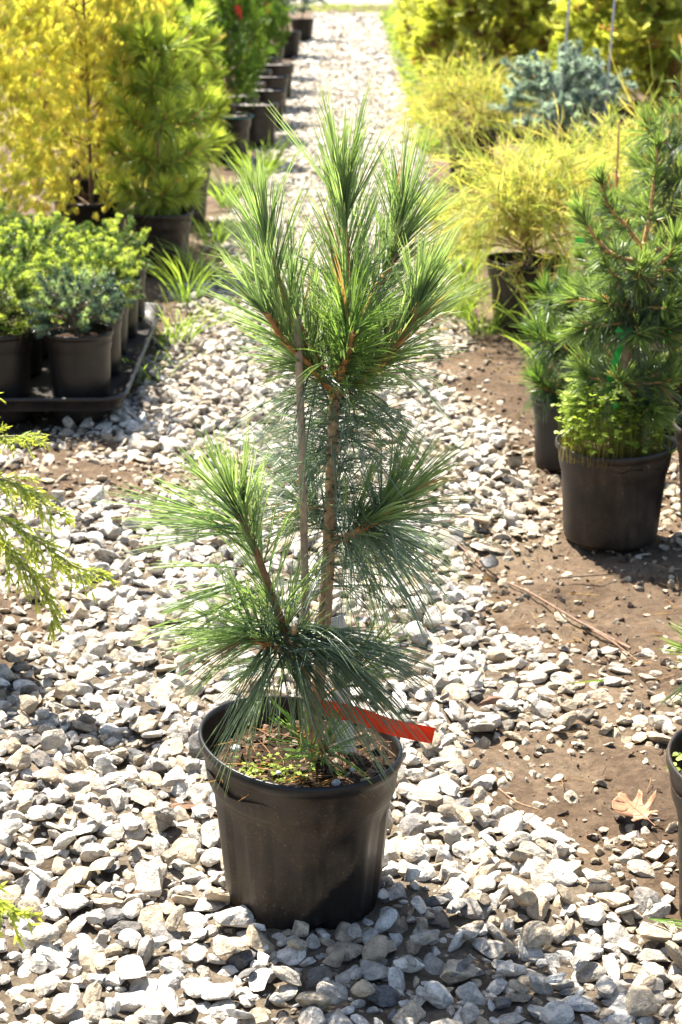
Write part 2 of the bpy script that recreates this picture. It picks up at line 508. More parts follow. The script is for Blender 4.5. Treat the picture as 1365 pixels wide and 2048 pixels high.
def stone_shape(sub, rng):
    v, f = ico(sub); v = v.copy()
    for _ in range(int(rng.integers(7, 11))):
        q = nrm(rng.normal(size=3)); d = rng.uniform(0.36, 0.76)
        s = v @ q
        v = v - q * np.maximum(0, s - d)[:, None] * 0.97
    v += rng.normal(0, 0.018 if sub > 2 else 0.03, v.shape)
    v = v * np.array([rng.uniform(1.05, 1.5), rng.uniform(0.8, 1.05), rng.uniform(0.36, 0.68)])
    v /= np.abs(v).max() * 0.82
    return v, f

R = np.random.default_rng(77)
SH = {3: [stone_shape(3, R) for _ in range(28)], 2: [stone_shape(2, R) for _ in range(28)], 1: [stone_shape(1, R) for _ in range(20)]}

def stone_tint(rng, n, dusty):
    base = np.array([0.455, 0.422, 0.368]) * rng.normal(1, 0.22, (n, 1)).clip(0.5, 1.4)
    k = rng.uniform(0, 1, n)
    tan = np.array([0.41, 0.335, 0.24]) * rng.uniform(0.75, 1.1, (n, 1))
    drk = np.array([0.12, 0.12, 0.122]) * rng.uniform(0.6, 1.3, (n, 1))
    wht = np.array([0.60, 0.575, 0.52]) * rng.uniform(0.9, 1.05, (n, 1))
    c = np.where((k < 0.22)[:, None], tan, base); c = np.where((k > 0.95)[:, None], drk, c)
    c = np.where(((k > 0.80) & (k <= 0.95))[:, None], wht, c)
    mudd = np.array([0.34, 0.275, 0.19]) * rng.uniform(0.8, 1.2, (n, 1))
    w = (dusty * rng.uniform(0.45, 1.0, n))[:, None]
    return c * (1 - w) + mudd * w

def rot_mats(rng, n, tilt=0.45):
    a = rng.uniform(0, 2 * math.pi, n); ax = rng.normal(0, tilt, n); ay = rng.normal(0, tilt, n)
    ca, sa = np.cos(a), np.sin(a); Z = np.zeros((n, 3, 3)); Z[:, 0, 0] = ca; Z[:, 0, 1] = -sa; Z[:, 1, 0] = sa; Z[:, 1, 1] = ca; Z[:, 2, 2] = 1
    X = np.zeros((n, 3, 3)); X[:, 0, 0] = 1; X[:, 1, 1] = np.cos(ax); X[:, 1, 2] = -np.sin(ax); X[:, 2, 1] = np.sin(ax); X[:, 2, 2] = np.cos(ax)
    Yr = np.zeros((n, 3, 3)); Yr[:, 1, 1] = 1; Yr[:, 0, 0] = np.cos(ay); Yr[:, 0, 2] = np.sin(ay); Yr[:, 2, 0] = -np.sin(ay); Yr[:, 2, 2] = np.cos(ay)
    return Yr @ X @ Z

# ---- dart throwing, big stones first
def throw(rng, n, rfun, x0, x1, y0, y1, wx, overlap):
    cell = 0.045; gridd = {}
    r = np.sort(rfun(n))[::-1]
    y = rng.uniform(y0, y1, n); x = rng.uniform(x0, x1, n)
    okx = (x > wx(y)[0]) & (x < wx(y)[1])
    d = density(x, y); u = rng.uniform(0, 1, n)
    big = np.clip((r - 0.010) / 0.02, 0, 1)
    ok = okx & (u < np.clip(d * 1.12, 0, 1) ** (1 + 0.6 * big))
    for cx, cy, pr in POTS:
        ok &= ((x - cx) ** 2 + (y - cy) ** 2) > (pr + r * 0.7) ** 2
    out = []
    for i in np.nonzero(ok)[0]:
        xi, yi, ri = x[i], y[i], r[i]
        cx, cy = int(xi // cell), int(yi // cell); bad = False
        for a in (-1, 0, 1):
            for b in (-1, 0, 1):
                for (qx, qy, qr) in gridd.get((cx + a, cy + b), ()):
                    if (qx - xi) ** 2 + (qy - yi) ** 2 < (overlap * (qr + ri)) ** 2:
                        bad = True; break
                if bad: break
            if bad: break
        if not bad:
            gridd.setdefault((cx, cy), []).append((xi, yi, ri)); out.append(i)
    return x[out], y[out], r[out], d[out]

RS = np.random.default_rng(2024)
near_w = lambda y: (-0.24 * y - 0.14, 0.24 * y + 0.16)
sx, sy, sr, sd = throw(RS, 240000, lambda n: np.concatenate([np.clip(RS.lognormal(math.log(0.0105), 0.38, n * 6 // 10), 0.0052, 0.0230), np.clip(RS.lognormal(math.log(0.0056), 0.3, n - n * 6 // 10), 0.003, 0.010)]), -1.7, 1.5, 1.55, 6.4, near_w, 0.72)
# a second, sparser layer lying on top where the gravel is deep
tx, ty, tr, td = throw(RS, 30000, lambda n: np.clip(RS.lognormal(math.log(0.0115), 0.32, n), 0.006, 0.022), -1.6, 1.2, 1.55, 6.4, near_w, 1.35)
kp = td > 0.7
tx, ty, tr, td = tx[kp], ty[kp], tr[kp], td[kp]
X = np.concatenate([sx, tx]); Y = np.concatenate([sy, ty]); RR = np.concatenate([sr, tr]); DD = np.concatenate([sd, td])
lay = np.concatenate([np.zeros(len(sx)), np.ones(len(tx))])
n = len(X)
Z = ground_z(X, Y) + RR * (0.30 + 0.25 * RS.uniform(0, 1, n)) * (0.35 + 0.65 * np.clip(DD, 0, 1)) + lay * (0.010 + RR * 0.35)
dusty = np.clip(1.15 - DD, 0, 1) * 0.9 + 0.25 * sstep(0.2, 0.5, X) + 0.12 * sstep(3, 5, Y)
T = stone_tint(RS, n, np.clip(dusty, 0, 1))
RM = rot_mats(RS, n, 0.40)
# camera-side size of each stone: the 300 that show largest become parts of the path
dep = 0.948 * Y + 0.319 * (1.3 - Z)
upx = 682.5 + 3450 * (X + 0.0061 * Y) / dep
vpy = 1024 - 3450 * (0.319 * Y - 0.948 * (1.3 - Z)) / dep
size = RR / dep
vis = (upx > 10) & (upx < 1355) & (vpy > 0) & (vpy < 2040) & ~((np.abs(upx - 610) < 210) & (vpy > 1400) & (vpy < 1850))
order = np.argsort(np.where(vis, -size, 0))
single = order[:300]; is_single = np.zeros(n, bool); is_single[single] = True
pool = []
for k in range(28):
    v, f = SH[3][k]
    for q in range(3):
        tint = stone_tint(np.random.default_rng(k * 7 + q), 1, np.array([0.1 + 0.15 * q]))[0]
        pool.append(build('stone', [(v, f, np.ones((len(v), 3)) * tint)], M_STONE, mesh_only=True))
for i in single:
    o = bpy.data.objects.new('stone', pool[int(RS.integers(len(pool)))])
    COL.objects.link(o); o.parent = gravel_path
    m4 = Matrix(RM[i].tolist()).to_4x4()
    o.matrix_local = Matrix.Translation((X[i], Y[i], Z[i])) @ m4 @ Matrix.Scale(float(RR[i]), 4)
def stones(idx, sub):
    parts = []; sh = SH[sub]; pick = RS.integers(0, len(sh), len(idx))
    for k, (v, f) in enumerate(sh):
        j = idx[pick == k]
        if not len(j): continue
        W = np.einsum('nij,vj->nvi', RM[j], v) * RR[j][:, None, None] + np.stack([X[j], Y[j], Z[j]], -1)[:, None]
        FF = (f[None] + (np.arange(len(j)) * len(v))[:, None, None]).reshape(-1, 3)
        parts.append((W.reshape(-1, 3), FF, np.repeat(T[j], len(v), 0)))
    return parts
rest = np.nonzero(~is_single)[0]
hi = rest[(Y[rest] < 2.7) & (RR[rest] > 0.0160)]; tiny = rest[(RR[rest] < 0.0072) | (Y[rest] > 4.8)]; lo = np.setdiff1d(np.setdiff1d(rest, hi), tiny)
stuffed(build('gravel', stones(hi, 3) + stones(lo, 2) + stones(tiny, 1), M_STONE, gravel_path))
# far gravel, coarser with distance
fx = []; fy = []; fr = []
for y0, y1, s, rr in ((6.4, 10, 0.021, 0.0125), (10, 17, 0.030, 0.017), (17, 30, 0.050, 0.026)):
    gx, gy = np.meshgrid(np.arange(-0.78, 0.7, s), np.arange(y0, y1, s))
    gx = gx.ravel() + RS.normal(0, s * 0.3, gx.size); gy = gy.ravel() + RS.normal(0, s * 0.3, gy.size)
    dd = density(gx, gy); k = RS.uniform(0, 1, len(gx)) < dd * 0.95
    fx.append(gx[k]); fy.append(gy[k]); fr.append(rr * RS.lognormal(0, 0.25, k.sum()))
X = np.concatenate(fx); Y = np.concatenate(fy); RR = np.concatenate(fr); n = len(X)
Z = ground_z(X, Y) + RR * 0.25; T = stone_tint(RS, n, np.full(n, 0.22)); RM = rot_mats(RS, n, 0.35)
stuffed(build('gravel', stones(np.arange(n), 1), M_STONE, gravel_path))

# crumbs of soil and grit on the bare earth
n = 17000
X = RS.uniform(-1.5, 1.3, n); Y = RS.uniform(1.6, 6.0, n); k = (RS.uniform(0, 1, n) > density(X, Y) * 1.4) & (X > near_w(Y)[0]) & (X < near_w(Y)[1])
X, Y = X[k], Y[k]; n = len(X); RR = np.clip(RS.lognormal(math.log(0.0033), 0.55, n), 0.0012, 0.013)
Z = ground_z(X, Y) + RR * 0.2; RM = rot_mats(RS, n, 1.0)
T = np.where((RS.uniform(0, 1, n) < 0.35)[:, None], np.array([0.24, 0.20, 0.145]), np.array([0.085, 0.055, 0.034])) * RS.uniform(0.6, 1.3, (n, 1))
stuffed(build('soil_crumbs', stones(np.arange(n), 1), M_STONE))
# dead needles and bits of straw
n = 2600
X = RS.uniform(-1.3, 1.1, n); Y = RS.uniform(1.7, 5.5, n); k = (RS.uniform(0, 1, n) > density(X, Y) * 0.93) & (X > near_w(Y)[0])
X, Y = X[k], Y[k]; n = len(X); a = RS.uniform(0, 6.28, n)
stuffed(build('needle_litter', [ribbons(np.stack([X, Y, ground_z(X, Y) + RS.uniform(0.003, 0.014, n)], -1), np.stack([np.cos(a), np.sin(a), RS.normal(0, 0.1, n)], -1),
        RS.uniform(0.02, 0.07, n), 0.0014, RS, RS.normal(0, 0.15, (n, 3)) * [1, 1, 0.2], 3, (0.22, 0.12, 0.05), (0.30, 0.19, 0.09), vary=0.4)], M_LEAF))

# torn scraps of dead leaf and bark on the soil
n = 260
X = RS.uniform(-1.1, 0.9, n); Y = RS.uniform(1.8, 5.2, n); k = (RS.uniform(0, 1, n) > density(X, Y) * 1.02) & (X > near_w(Y)[0])
X, Y = X[k], Y[k]; n = len(X); a = RS.uniform(0, 6.28, n)
stuffed(build('leaf_litter', [ribbons(np.stack([X, Y, ground_z(X, Y) + RS.uniform(0.003, 0.010, n)], -1), np.stack([np.cos(a), np.sin(a), RS.normal(0.05, 0.2, n)], -1),
        RS.uniform(0.008, 0.026, n), RS.uniform(0.004, 0.013, n), RS, RS.normal(0, 0.3, (n, 3)), 3, (0.13, 0.075, 0.04), (0.24, 0.15, 0.085), prof='blade', vary=0.5, side=np.stack([-np.sin(a), np.cos(a), RS.normal(0, 0.3, n)], -1))], M_LEAF))

# ------------------------------------------------------------------ pots
def pot_mesh(name, mat, rt=0.140, rb=0.1085, H=0.245, collar=True, seed=0, dent=0.004, shear=0.0, ribs=10, seg=80):
    rng = np.random.default_rng(seed)
    k = H / 0.245; s = rt / 0.140
    body = lambda z: rb + (rt * 0.885 - rb) * (z / (0.175 * k))
    prof = [(0.0, 0.004), (rb * 0.6, 0.004), (rb * 0.93, 0.001), (rb * 0.985, 0.004), (rb, 0.012 * k)]
    for z in np.linspace(0.02, 0.165, 9) * k: prof.append((body(z), z))
    if collar:
        prof += [(body(0.175 * k), 0.174 * k), (rt * 0.915, 0.180 * k), (rt * 0.932, 0.186 * k), (rt * 0.950, 0.205 * k), (rt * 0.966, 0.226 * k)]
    else:
        prof += [(rt * 0.90, 0.19 * k), (rt * 0.945, 0.222 * k)]
    prof += [(rt * 0.985, 0.2285 * k), (rt * 1.0, 0.2315 * k), (rt * 1.004, 0.238 * k), (rt * 0.996, 0.2435 * k), (rt * 0.980, 0.245 * k), (rt * 0.964, 0.2435 * k),
             (rt * 0.957, 0.237 * k), (rt * 0.945, 0.215 * k), (rt * 0.925, 0.190 * k), (rt * 0.90, 0.175 * k)]
    a = np.linspace(0, 2 * math.pi, seg, endpoint=False)
    rows = []
    for (r, z) in prof:
        zz = z / H
        rad = np.full(seg, r)
        if 0.02 < zz < 0.70 and r > rb * 0.95 and ribs:
            w = 0.5 + 0.5 * np.cos(a * ribs)
            rad = rad - 0.0042 * s * sstep(0.42, 0.58, w) * sstep(0.70, 0.60, zz)
        if zz < 0.06 and r > rb * 0.9 and ribs:
            w = 0.5 + 0.5 * np.cos(a * ribs / 2 + 0.9)
            rad = rad - 0.008 * s * sstep(0.90, 0.97, w)
        f = zz
        rad = rad * (1 + dent / rt * f * (np.cos(2 * a + seed) + 0.5 * np.cos(3 * a + 2.1 * seed)))
        z2 = z + f * dent * 0.8 * np.sin(2 * a + 1.3 * seed + 0.7) + shear * f * rad * np.cos(a) * -1.0
        rows.append(np.stack([rad * np.cos(a) + (0.0), rad * np.sin(a), z2], -1))
    V = np.concatenate(rows); m = len(prof)
    i = np.arange(m - 1)[:, None] * seg; j = np.arange(seg)[None, :]; j2 = (j + 1) % seg
    F = np.stack([i + j, i + j2, i + seg + j2, i + seg + j], -1).reshape(-1, 4)
    return build(name, [(V, F, None)], mat, mesh_only=True, smooth_shade=True)

def soil_mesh(name, r, z, mat, seed, amp=0.006):
    rng = np.random.default_rng(seed)
    rad = np.linspace(0, 1, 14); a = np.linspace(0, 2 * math.pi, 48, endpoint=False)
    A, Q = np.meshgrid(a, rad)
    x, y = r * Q * np.cos(A), r * Q * np.sin(A)
    h = z + amp * fbm(x + seed, y, seed, 0.08, 3) + 0.3 * amp * fbm(x, y + seed, seed + 1, 0.02, 2) + rng.normal(0, amp * 0.1, x.shape)
    h[0] = h[0].mean()
    V = np.stack([x, y, h], -1).reshape(-1, 3); seg = 48
    i = np.arange(13)[:, None] * seg; j = np.arange(seg)[None, :]; j2 = (j + 1) % seg
    F = np.stack([i + j, i + j2, i + seg + j2, i + seg + j], -1).reshape(-1, 4)
    return build(name, [(V, F, None)], mat, mesh_only=True, smooth_shade=True)

ME_POT = pot_mesh('pot', M_POT, seed=1)
ME_POT_SMALL = pot_mesh('pot', M_POT_DARK, 0.098, 0.082, 0.185, False, 3, 0.0015, 0, 0, 56)
ME_POT_BIG = pot_mesh('pot', M_POT_DARK, 0.150, 0.12, 0.27, True, 4, 0.002, 0, 10, 56)
ME_SOIL = soil_mesh('soil', 0.133, 0.212, M_SOIL, 3)
ME_SOIL_SMALL = soil_mesh('soil', 0.093, 0.158, M_SOIL, 4, 0.004)
ME_SOIL_BIG = soil_mesh('soil', 0.143, 0.238, M_SOIL, 5)
ME_SOIL_PALE = soil_mesh('soil', 0.146, 0.255, M_PALE, 6)

def add_pot(t, size='std', rz=0.0, pale=False):
    if size == 'small':
        link_mesh('pot', ME_POT_SMALL, t, (0, 0, 0), rz); link_mesh('soil', ME_SOIL_SMALL, t)
    elif size == 'big':
        link_mesh('pot', ME_POT_BIG, t, (0, 0, 0), rz); link_mesh('soil', ME_SOIL_PALE if pale else ME_SOIL_BIG, t)
    else:
        link_mesh('pot', ME_POT, t, (0, 0, 0), rz); link_mesh('soil', ME_SOIL, t)

def clover(t, rng, cx, cy, n, r, z, h, name='weeds', sz=0.010):
    """little three-leaved weeds on thin stalks"""
    q = np.sqrt(rng.uniform(0, 1, n)) * r; a = rng.uniform(0, 6.283, n)
    B = np.stack([cx + q * np.cos(a), cy + q * np.sin(a), np.full(n, z)], -1)
    E = B + np.stack([rng.normal(0, 0.012, n), rng.normal(0, 0.012, n), h * rng.uniform(0.25, 1.1, n)], -1)
    parts = [ribbons(B, E - B, np.linalg.norm(E - B, axis=1), 0.0013, rng, None, 2, (0.20, 0.14, 0.04), (0.13, 0.20, 0.03))]
    al = np.linspace(0, 2 * math.pi, 8, endpoint=False)
    lv = np.stack([0.62 * np.sin(al) * (1 + 0.2 * np.cos(al)), 0.55 + 0.5 * np.cos(al) - 0.14 * (np.cos(al) > 0.9), 0.12 * np.abs(np.sin(al))], -1)
    lv = np.vstack([lv, [0, 0.5, 0]]); lf = np.array([[k, (k + 1) % 8, 8] for k in range(8)])
    for k in range(3):
        ang = rng.uniform(0, 6.28, n) * 0 + a + k * 2.094
        A = np.stack([np.cos(ang), np.sin(ang), rng.normal(-0.15, 0.25, n)], -1); N = nrm(np.array([0, 0, 1.0]) + rng.normal(0, 0.3, (n, 3)))
        parts.append(instance((lv, lf, np.ones((9, 3))), E, A, N, sz * rng.uniform(0.7, 1.3, n), np.array([0.29, 0.37, 0.060]) * rng.uniform(0.5, 1.35, (n, 1))))
    return stuffed(build(name, parts, M_LEAF, t))

# ------------------------------------------------------------------ THE potted pine in the middle
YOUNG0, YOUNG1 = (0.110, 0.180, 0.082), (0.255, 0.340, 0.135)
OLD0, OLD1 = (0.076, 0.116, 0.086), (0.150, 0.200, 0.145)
ORANGE = (0.50, 0.235, 0.080); BROWN = (0.42, 0.265, 0.145)
rp = np.random.default_rng(9)
pine = thing('potted_pine', 'long needled pine in a dusty black pot on white gravel, centre of the path', 'potted pine', (-0.067, 2.145, 0.004))
pot = link_mesh('pot', pot_mesh('pot', M_POT_MAIN, 0.141, 0.1085, 0.245, True, 2, 0.0045, 0.085, 10, 112), pine, (0, 0, 0), math.radians(6))
link_mesh('soil', soil_mesh('soil', 0.133, 0.212, M_SOIL, 8, 0.008), pine)
# bark mulch and perlite grains on the soil
def mulch(t, r, z, n, seed):
    g = np.random.default_rng(seed); q = np.sqrt(g.uniform(0, 1, n)) * r; a = g.uniform(0, 6.28, n)
    global X, Y, Z, RR, RM, T
    X, Y = q * np.cos(a), q * np.sin(a); RR = np.clip(g.lognormal(math.log(0.0045), 0.4, n), 0.002, 0.012); Z = z + RR * 0.2 + g.uniform(0, 0.003, n)
    RM = rot_mats(g, n, 0.5); k = g.uniform(0, 1, n)[:, None]
    T = np.where(k < 0.6, np.array([0.075, 0.042, 0.024]), np.where(k < 0.92, np.array([0.15, 0.09, 0.052]), np.array([0.34, 0.28, 0.21]))) * g.uniform(0.6, 1.3, (n, 1))
    return stuffed(build('mulch', stones(np.arange(n), 1), M_STONE, t))
mulch(pine, 0.128, 0.212, 300, 3)
clover(pine, np.random.default_rng(14), -0.045, -0.055, 70, 0.040, 0.212, 0.014, 'moss', 0.0045)
qn = 120; qa = rp.uniform(0, 6.28, qn); qr = np.sqrt(rp.uniform(0, 1, qn)) * 0.115; qd = rp.uniform(0, 6.28, qn)
stuffed(build('needle_litter', [ribbons(np.stack([qr * np.cos(qa), qr * np.sin(qa), rp.uniform(0.217, 0.224, qn)], -1), np.stack([np.cos(qd), np.sin(qd), rp.normal(0, 0.12, qn)], -1), rp.uniform(0.02, 0.06, qn), 0.0012, rp, rp.normal(0, 0.15, (qn, 3)) * [1, 1, 0.2], 3, (0.26, 0.12, 0.05), (0.36, 0.20, 0.09), vary=0.4)], M_LEAF, pine))
pl_v, pl_f = ico(2)
for (ax_, ay_, rr_) in ((-0.092, 0.012, 0.0075), (0.048, -0.088, 0.0065), (-0.03, -0.06, 0.004), (0.07, -0.05, 0.004)):
    build('perlite', [(pl_v * rr_ * np.array([1, 0.9, 0.8]) + np.array([ax_, ay_, 0.224]), pl_f, np.ones((len(pl_v), 3)) * 0.6)], M_STONE, pine, True)

BR = {
 'trunk': [(0.010, 0.0, 0.205), (0.016, 0.000, 0.229), (0.019, 0.000, 0.289), (0.028, 0.005, 0.376), (0.034, 0.000, 0.446), (0.039, 0.000, 0.557), (0.043, 0.000, 0.661), (0.045, 0.000, 0.728)],
 'leader': [(0.045, 0.000, 0.728), (0.059, 0.000, 0.807), (0.061, 0.010, 0.876), (0.058, 0.015, 0.940), (0.056, 0.015, 0.978)],
 'left': [(0.044, 0.000, 0.731), (0.021, -0.020, 0.789), (-0.006, -0.035, 0.845), (-0.027, -0.040, 0.892), (-0.037, -0.040, 0.940)],
 'leftlow': [(0.042, 0.000, 0.738), (0.018, -0.050, 0.780), (-0.012, -0.080, 0.819), (-0.035, -0.100, 0.860)],
 'leftback': [(0.042, 0.000, 0.738), (0.019, 0.050, 0.752), (-0.001, 0.080, 0.775), (-0.015, 0.100, 0.797)],
 'rightlead': [(0.047, 0.000, 0.734), (0.068, 0.030, 0.793), (0.097, 0.050, 0.855), (0.120, 0.060, 0.898), (0.131, 0.060, 0.956)],
 'right': [(0.048, 0.000, 0.733), (0.078, -0.030, 0.759), (0.116, -0.050, 0.799), (0.139, -0.060, 0.836), (0.148, -0.065, 0.868)],
 'rightback': [(0.048, 0.000, 0.733), (0.085, 0.050, 0.755), (0.118, 0.080, 0.782), (0.151, 0.100, 0.811)],
 'front': [(0.047, 0.000, 0.731), (0.053, -0.050, 0.767), (0.062, -0.080, 0.800), (0.067, -0.100, 0.836)],
 'midright': [(0.040, 0.000, 0.533), (0.065, -0.030, 0.552), (0.094, -0.050, 0.576), (0.120, -0.060, 0.602)],
 'midright2': [(0.040, 0.000, 0.533), (0.059, 0.030, 0.527), (0.086, 0.060, 0.529), (0.113, 0.080, 0.530)],
 'midleft': [(0.039, 0.000, 0.538), (0.025, 0.030, 0.550), (0.011, 0.050, 0.568), (-0.002, 0.060, 0.601)],
 'lowstem': [(0.012, 0.0, 0.225), (0.015, 0.000, 0.259), (0.006, -0.020, 0.332), (-0.008, -0.030, 0.384), (-0.025, -0.045, 0.440), (-0.045, -0.060, 0.509), (-0.061, -0.070, 0.564), (-0.075, -0.075, 0.596)],
 'lowleft': [(-0.006, -0.030, 0.382), (-0.027, -0.050, 0.401), (-0.049, -0.070, 0.417), (-0.064, -0.080, 0.433)],
 'lowright': [(-0.008, -0.030, 0.391), (-0.007, -0.070, 0.426), (-0.005, -0.100, 0.452)],
 'sprig': [(0.025, 0.000, 0.304), (0.052, 0.010, 0.322), (0.069, 0.020, 0.336), (0.081, 0.020, 0.359)],
 'base1': [(0.018, -0.020, 0.226), (0.026, -0.050, 0.250), (0.031, -0.070, 0.265)],
 'base2': [(0.019, -0.020, 0.226), (0.009, -0.050, 0.262), (-0.001, -0.060, 0.285)],
}
build('trunk', tube(BR['trunk'], 0.0105, 0.0075, 10, BROWN, 6, 0.05, rp), M_BARK, pine, True)
old_trunk = build('needle_tuft', [
    shoot_needles(BR['trunk'][4:], rp, 150, 0.120, 0.0012, (88, 72), (0.30, 1.0), 5, 0.08, OLD0, OLD1, 0.28, 0.05, tuft=0.0),
    shoot_needles(BR['trunk'][4:6], rp, 22, 0.115, 0.0013, (85, 75), (0.0, 1.0), 5, 0.09, OLD0, OLD1, 0.35, 0.0, tuft=0.0)], M_NEEDLE, pine)
stuffed(old_trunk)

def branch(key, r0, r1, bark, sets, name='branch'):
    b = build(name, tube(BR[key], r0, r1, 8, bark, 6, 0.07, rp), M_BARK, pine, True)
    stuffed(build('needle_tuft', [shoot_needles(BR[key], rp, **s) for s in sets], M_NEEDLE, b))
    # papery bud scales left by shed needle sheaths
    P = smooth(BR[key], 8); T_ = axis_frames(P); q = rp.integers(len(P) // 3, len(P), 46)
    d = nrm(T_[q] * 1.2 + nrm(rp.normal(size=(46, 3))))
    stuffed(build('bud_scales', [ribbons(P[q] + nrm(np.cross(T_[q], d)) * r1 * 0.5, d, rp.uniform(0.008, 0.016, 46), 0.0022, rp, None, 2, (0.30, 0.14, 0.05), (0.42, 0.24, 0.10), vary=0.3)], M_LEAF, b))
    return b

def yng(n, L, ang=(50, 18), tr=(0.25, 1.0), **k):
    d = dict(n=int(n * 0.98), L=L, W=0.0015, ang=ang, trange=tr, per=5, spread=0.032, lvar=0.16, c0=YOUNG0, c1=YOUNG1, droop=0.10, up=0.34, tuft=0.08); d.update(k); d['ang'] = (d['ang'][0] * 0.80, d['ang'][1] * 0.95 + 2); d['trange'] = (max(0.05, d['trange'][0] - 0.14), 1.0); return d
def old(n, L, ang=(85, 60), tr=(0.0, 0.4), **k):
    d = dict(n=int(n * 0.95), L=L, W=0.0014, ang=ang, trange=tr, per=5, spread=0.06, c0=OLD0, c1=OLD1, droop=0.25, up=0.08, tuft=0.0); d.update(k); return d

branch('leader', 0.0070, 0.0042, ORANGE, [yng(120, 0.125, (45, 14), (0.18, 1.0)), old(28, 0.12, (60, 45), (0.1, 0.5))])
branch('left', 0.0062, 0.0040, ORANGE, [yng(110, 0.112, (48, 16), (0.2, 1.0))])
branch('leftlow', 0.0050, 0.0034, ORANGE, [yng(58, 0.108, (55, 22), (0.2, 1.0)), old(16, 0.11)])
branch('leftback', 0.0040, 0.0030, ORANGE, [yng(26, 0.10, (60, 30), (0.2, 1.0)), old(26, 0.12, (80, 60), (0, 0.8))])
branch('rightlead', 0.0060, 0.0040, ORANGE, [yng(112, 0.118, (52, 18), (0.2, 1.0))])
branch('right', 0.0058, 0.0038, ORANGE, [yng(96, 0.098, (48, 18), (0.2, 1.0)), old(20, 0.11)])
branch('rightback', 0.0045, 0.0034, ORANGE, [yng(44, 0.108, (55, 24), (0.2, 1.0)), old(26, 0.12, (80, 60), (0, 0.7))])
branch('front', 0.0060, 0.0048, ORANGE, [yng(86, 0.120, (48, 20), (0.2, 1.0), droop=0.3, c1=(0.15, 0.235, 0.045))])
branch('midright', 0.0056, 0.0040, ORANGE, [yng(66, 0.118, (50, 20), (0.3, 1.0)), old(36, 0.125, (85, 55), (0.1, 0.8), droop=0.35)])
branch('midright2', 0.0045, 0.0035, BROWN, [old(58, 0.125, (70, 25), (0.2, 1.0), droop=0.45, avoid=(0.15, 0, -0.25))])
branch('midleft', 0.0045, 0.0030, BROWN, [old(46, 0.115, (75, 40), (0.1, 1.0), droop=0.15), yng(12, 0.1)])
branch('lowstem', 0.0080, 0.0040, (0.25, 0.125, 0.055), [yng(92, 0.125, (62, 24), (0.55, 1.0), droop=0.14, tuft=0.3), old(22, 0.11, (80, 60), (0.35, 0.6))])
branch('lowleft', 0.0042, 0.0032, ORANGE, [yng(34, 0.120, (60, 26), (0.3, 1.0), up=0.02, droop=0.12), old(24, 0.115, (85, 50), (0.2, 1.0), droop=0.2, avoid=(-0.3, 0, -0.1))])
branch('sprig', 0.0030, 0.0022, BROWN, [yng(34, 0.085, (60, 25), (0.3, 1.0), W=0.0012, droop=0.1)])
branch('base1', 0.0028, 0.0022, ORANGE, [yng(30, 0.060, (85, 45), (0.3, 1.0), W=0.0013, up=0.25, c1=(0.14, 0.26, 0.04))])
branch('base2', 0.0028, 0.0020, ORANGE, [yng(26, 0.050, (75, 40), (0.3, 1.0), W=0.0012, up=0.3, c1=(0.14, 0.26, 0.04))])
# the heavy tuft that hangs forward over the pot
b = build('branch', tube(BR['lowright'], 0.0044, 0.0040, 8, BROWN, 6, 0.07, rp), M_BARK, pine, True)
def fan(o, dmean, spread, n, L, bend, c0, c1, w=0.0016):
    o = np.asarray(o, float) + rp.normal(0, 0.010, (n, 3)); d = nrm(np.asarray(dmean, float) + rp.normal(0, spread, (n, 3)))
    o = np.repeat(o, 5, 0); d = nrm(np.repeat(d, 5, 0) + rp.normal(0, 0.035, (n * 5, 3)))
    return ribbons(o, d, np.repeat(L * rp.normal(1, 0.13, n), 5), w, rp, np.asarray(bend, float) + rp.normal(0, 0.05, (n * 5, 3)), 6, c0, c1, cv=np.repeat(rp.uniform(0.8, 1.3, n), 5))
HANG0, HANG1 = (0.050, 0.092, 0.050), (0.140, 0.180, 0.110)
stuffed(build('needle_tuft', [
    fan((-0.012, -0.075, 0.430), (0.52, -0.30, 0.08), 0.16, 32, 0.150, (0.10, -0.05, -0.62), HANG0, HANG1),
    fan((-0.005, -0.085, 0.425), (0.80, -0.12, 0.16), 0.13, 13, 0.165, (0.05, 0, -0.30), OLD0, OLD1),
    fan((-0.030, -0.065, 0.410), (-0.28, -0.18, -0.6), 0.22, 11, 0.135, (0, 0, -0.25), HANG0, HANG1),
    fan((-0.02, -0.070, 0.410), (0.30, -0.20, -0.35), 0.20, 12, 0.135, (0.05, 0, -0.4), HANG0, HANG1),
    fan((-0.03, -0.06, 0.430), (-0.8, -0.1, 0.05), 0.22, 12, 0.13, (0, 0, -0.15), YOUNG0, YOUNG1)], M_NEEDLE, b))
stuffed(build('needle_tuft', [fan((-0.070, -0.073, 0.575), (-0.95, -0.05, 0.22), 0.16, 16, 0.125, (-0.05, 0, -0.08), YOUNG0, YOUNG1), fan((-0.06, -0.07, 0.50), (-0.9, -0.1, -0.02), 0.22, 10, 0.11, (0, 0, -0.12), YOUNG0, YOUNG1)], M_NEEDLE, b))
# bamboo stake, label and flag held by the plant
st = build('support_stake', tube([(-0.066, 2.070, 0.857), (-0.062, 2.080, 0.691), (-0.059, 2.110, 0.437), (-0.058, 2.145, 0.215)], 0.0048, 0.0056, 9, (0.26, 0.18, 0.12), 8, 0.03, rp), M_BAMBOO, None, True)
tag(st, 'thin weathered wooden stake rising through the middle pine', 'stake')

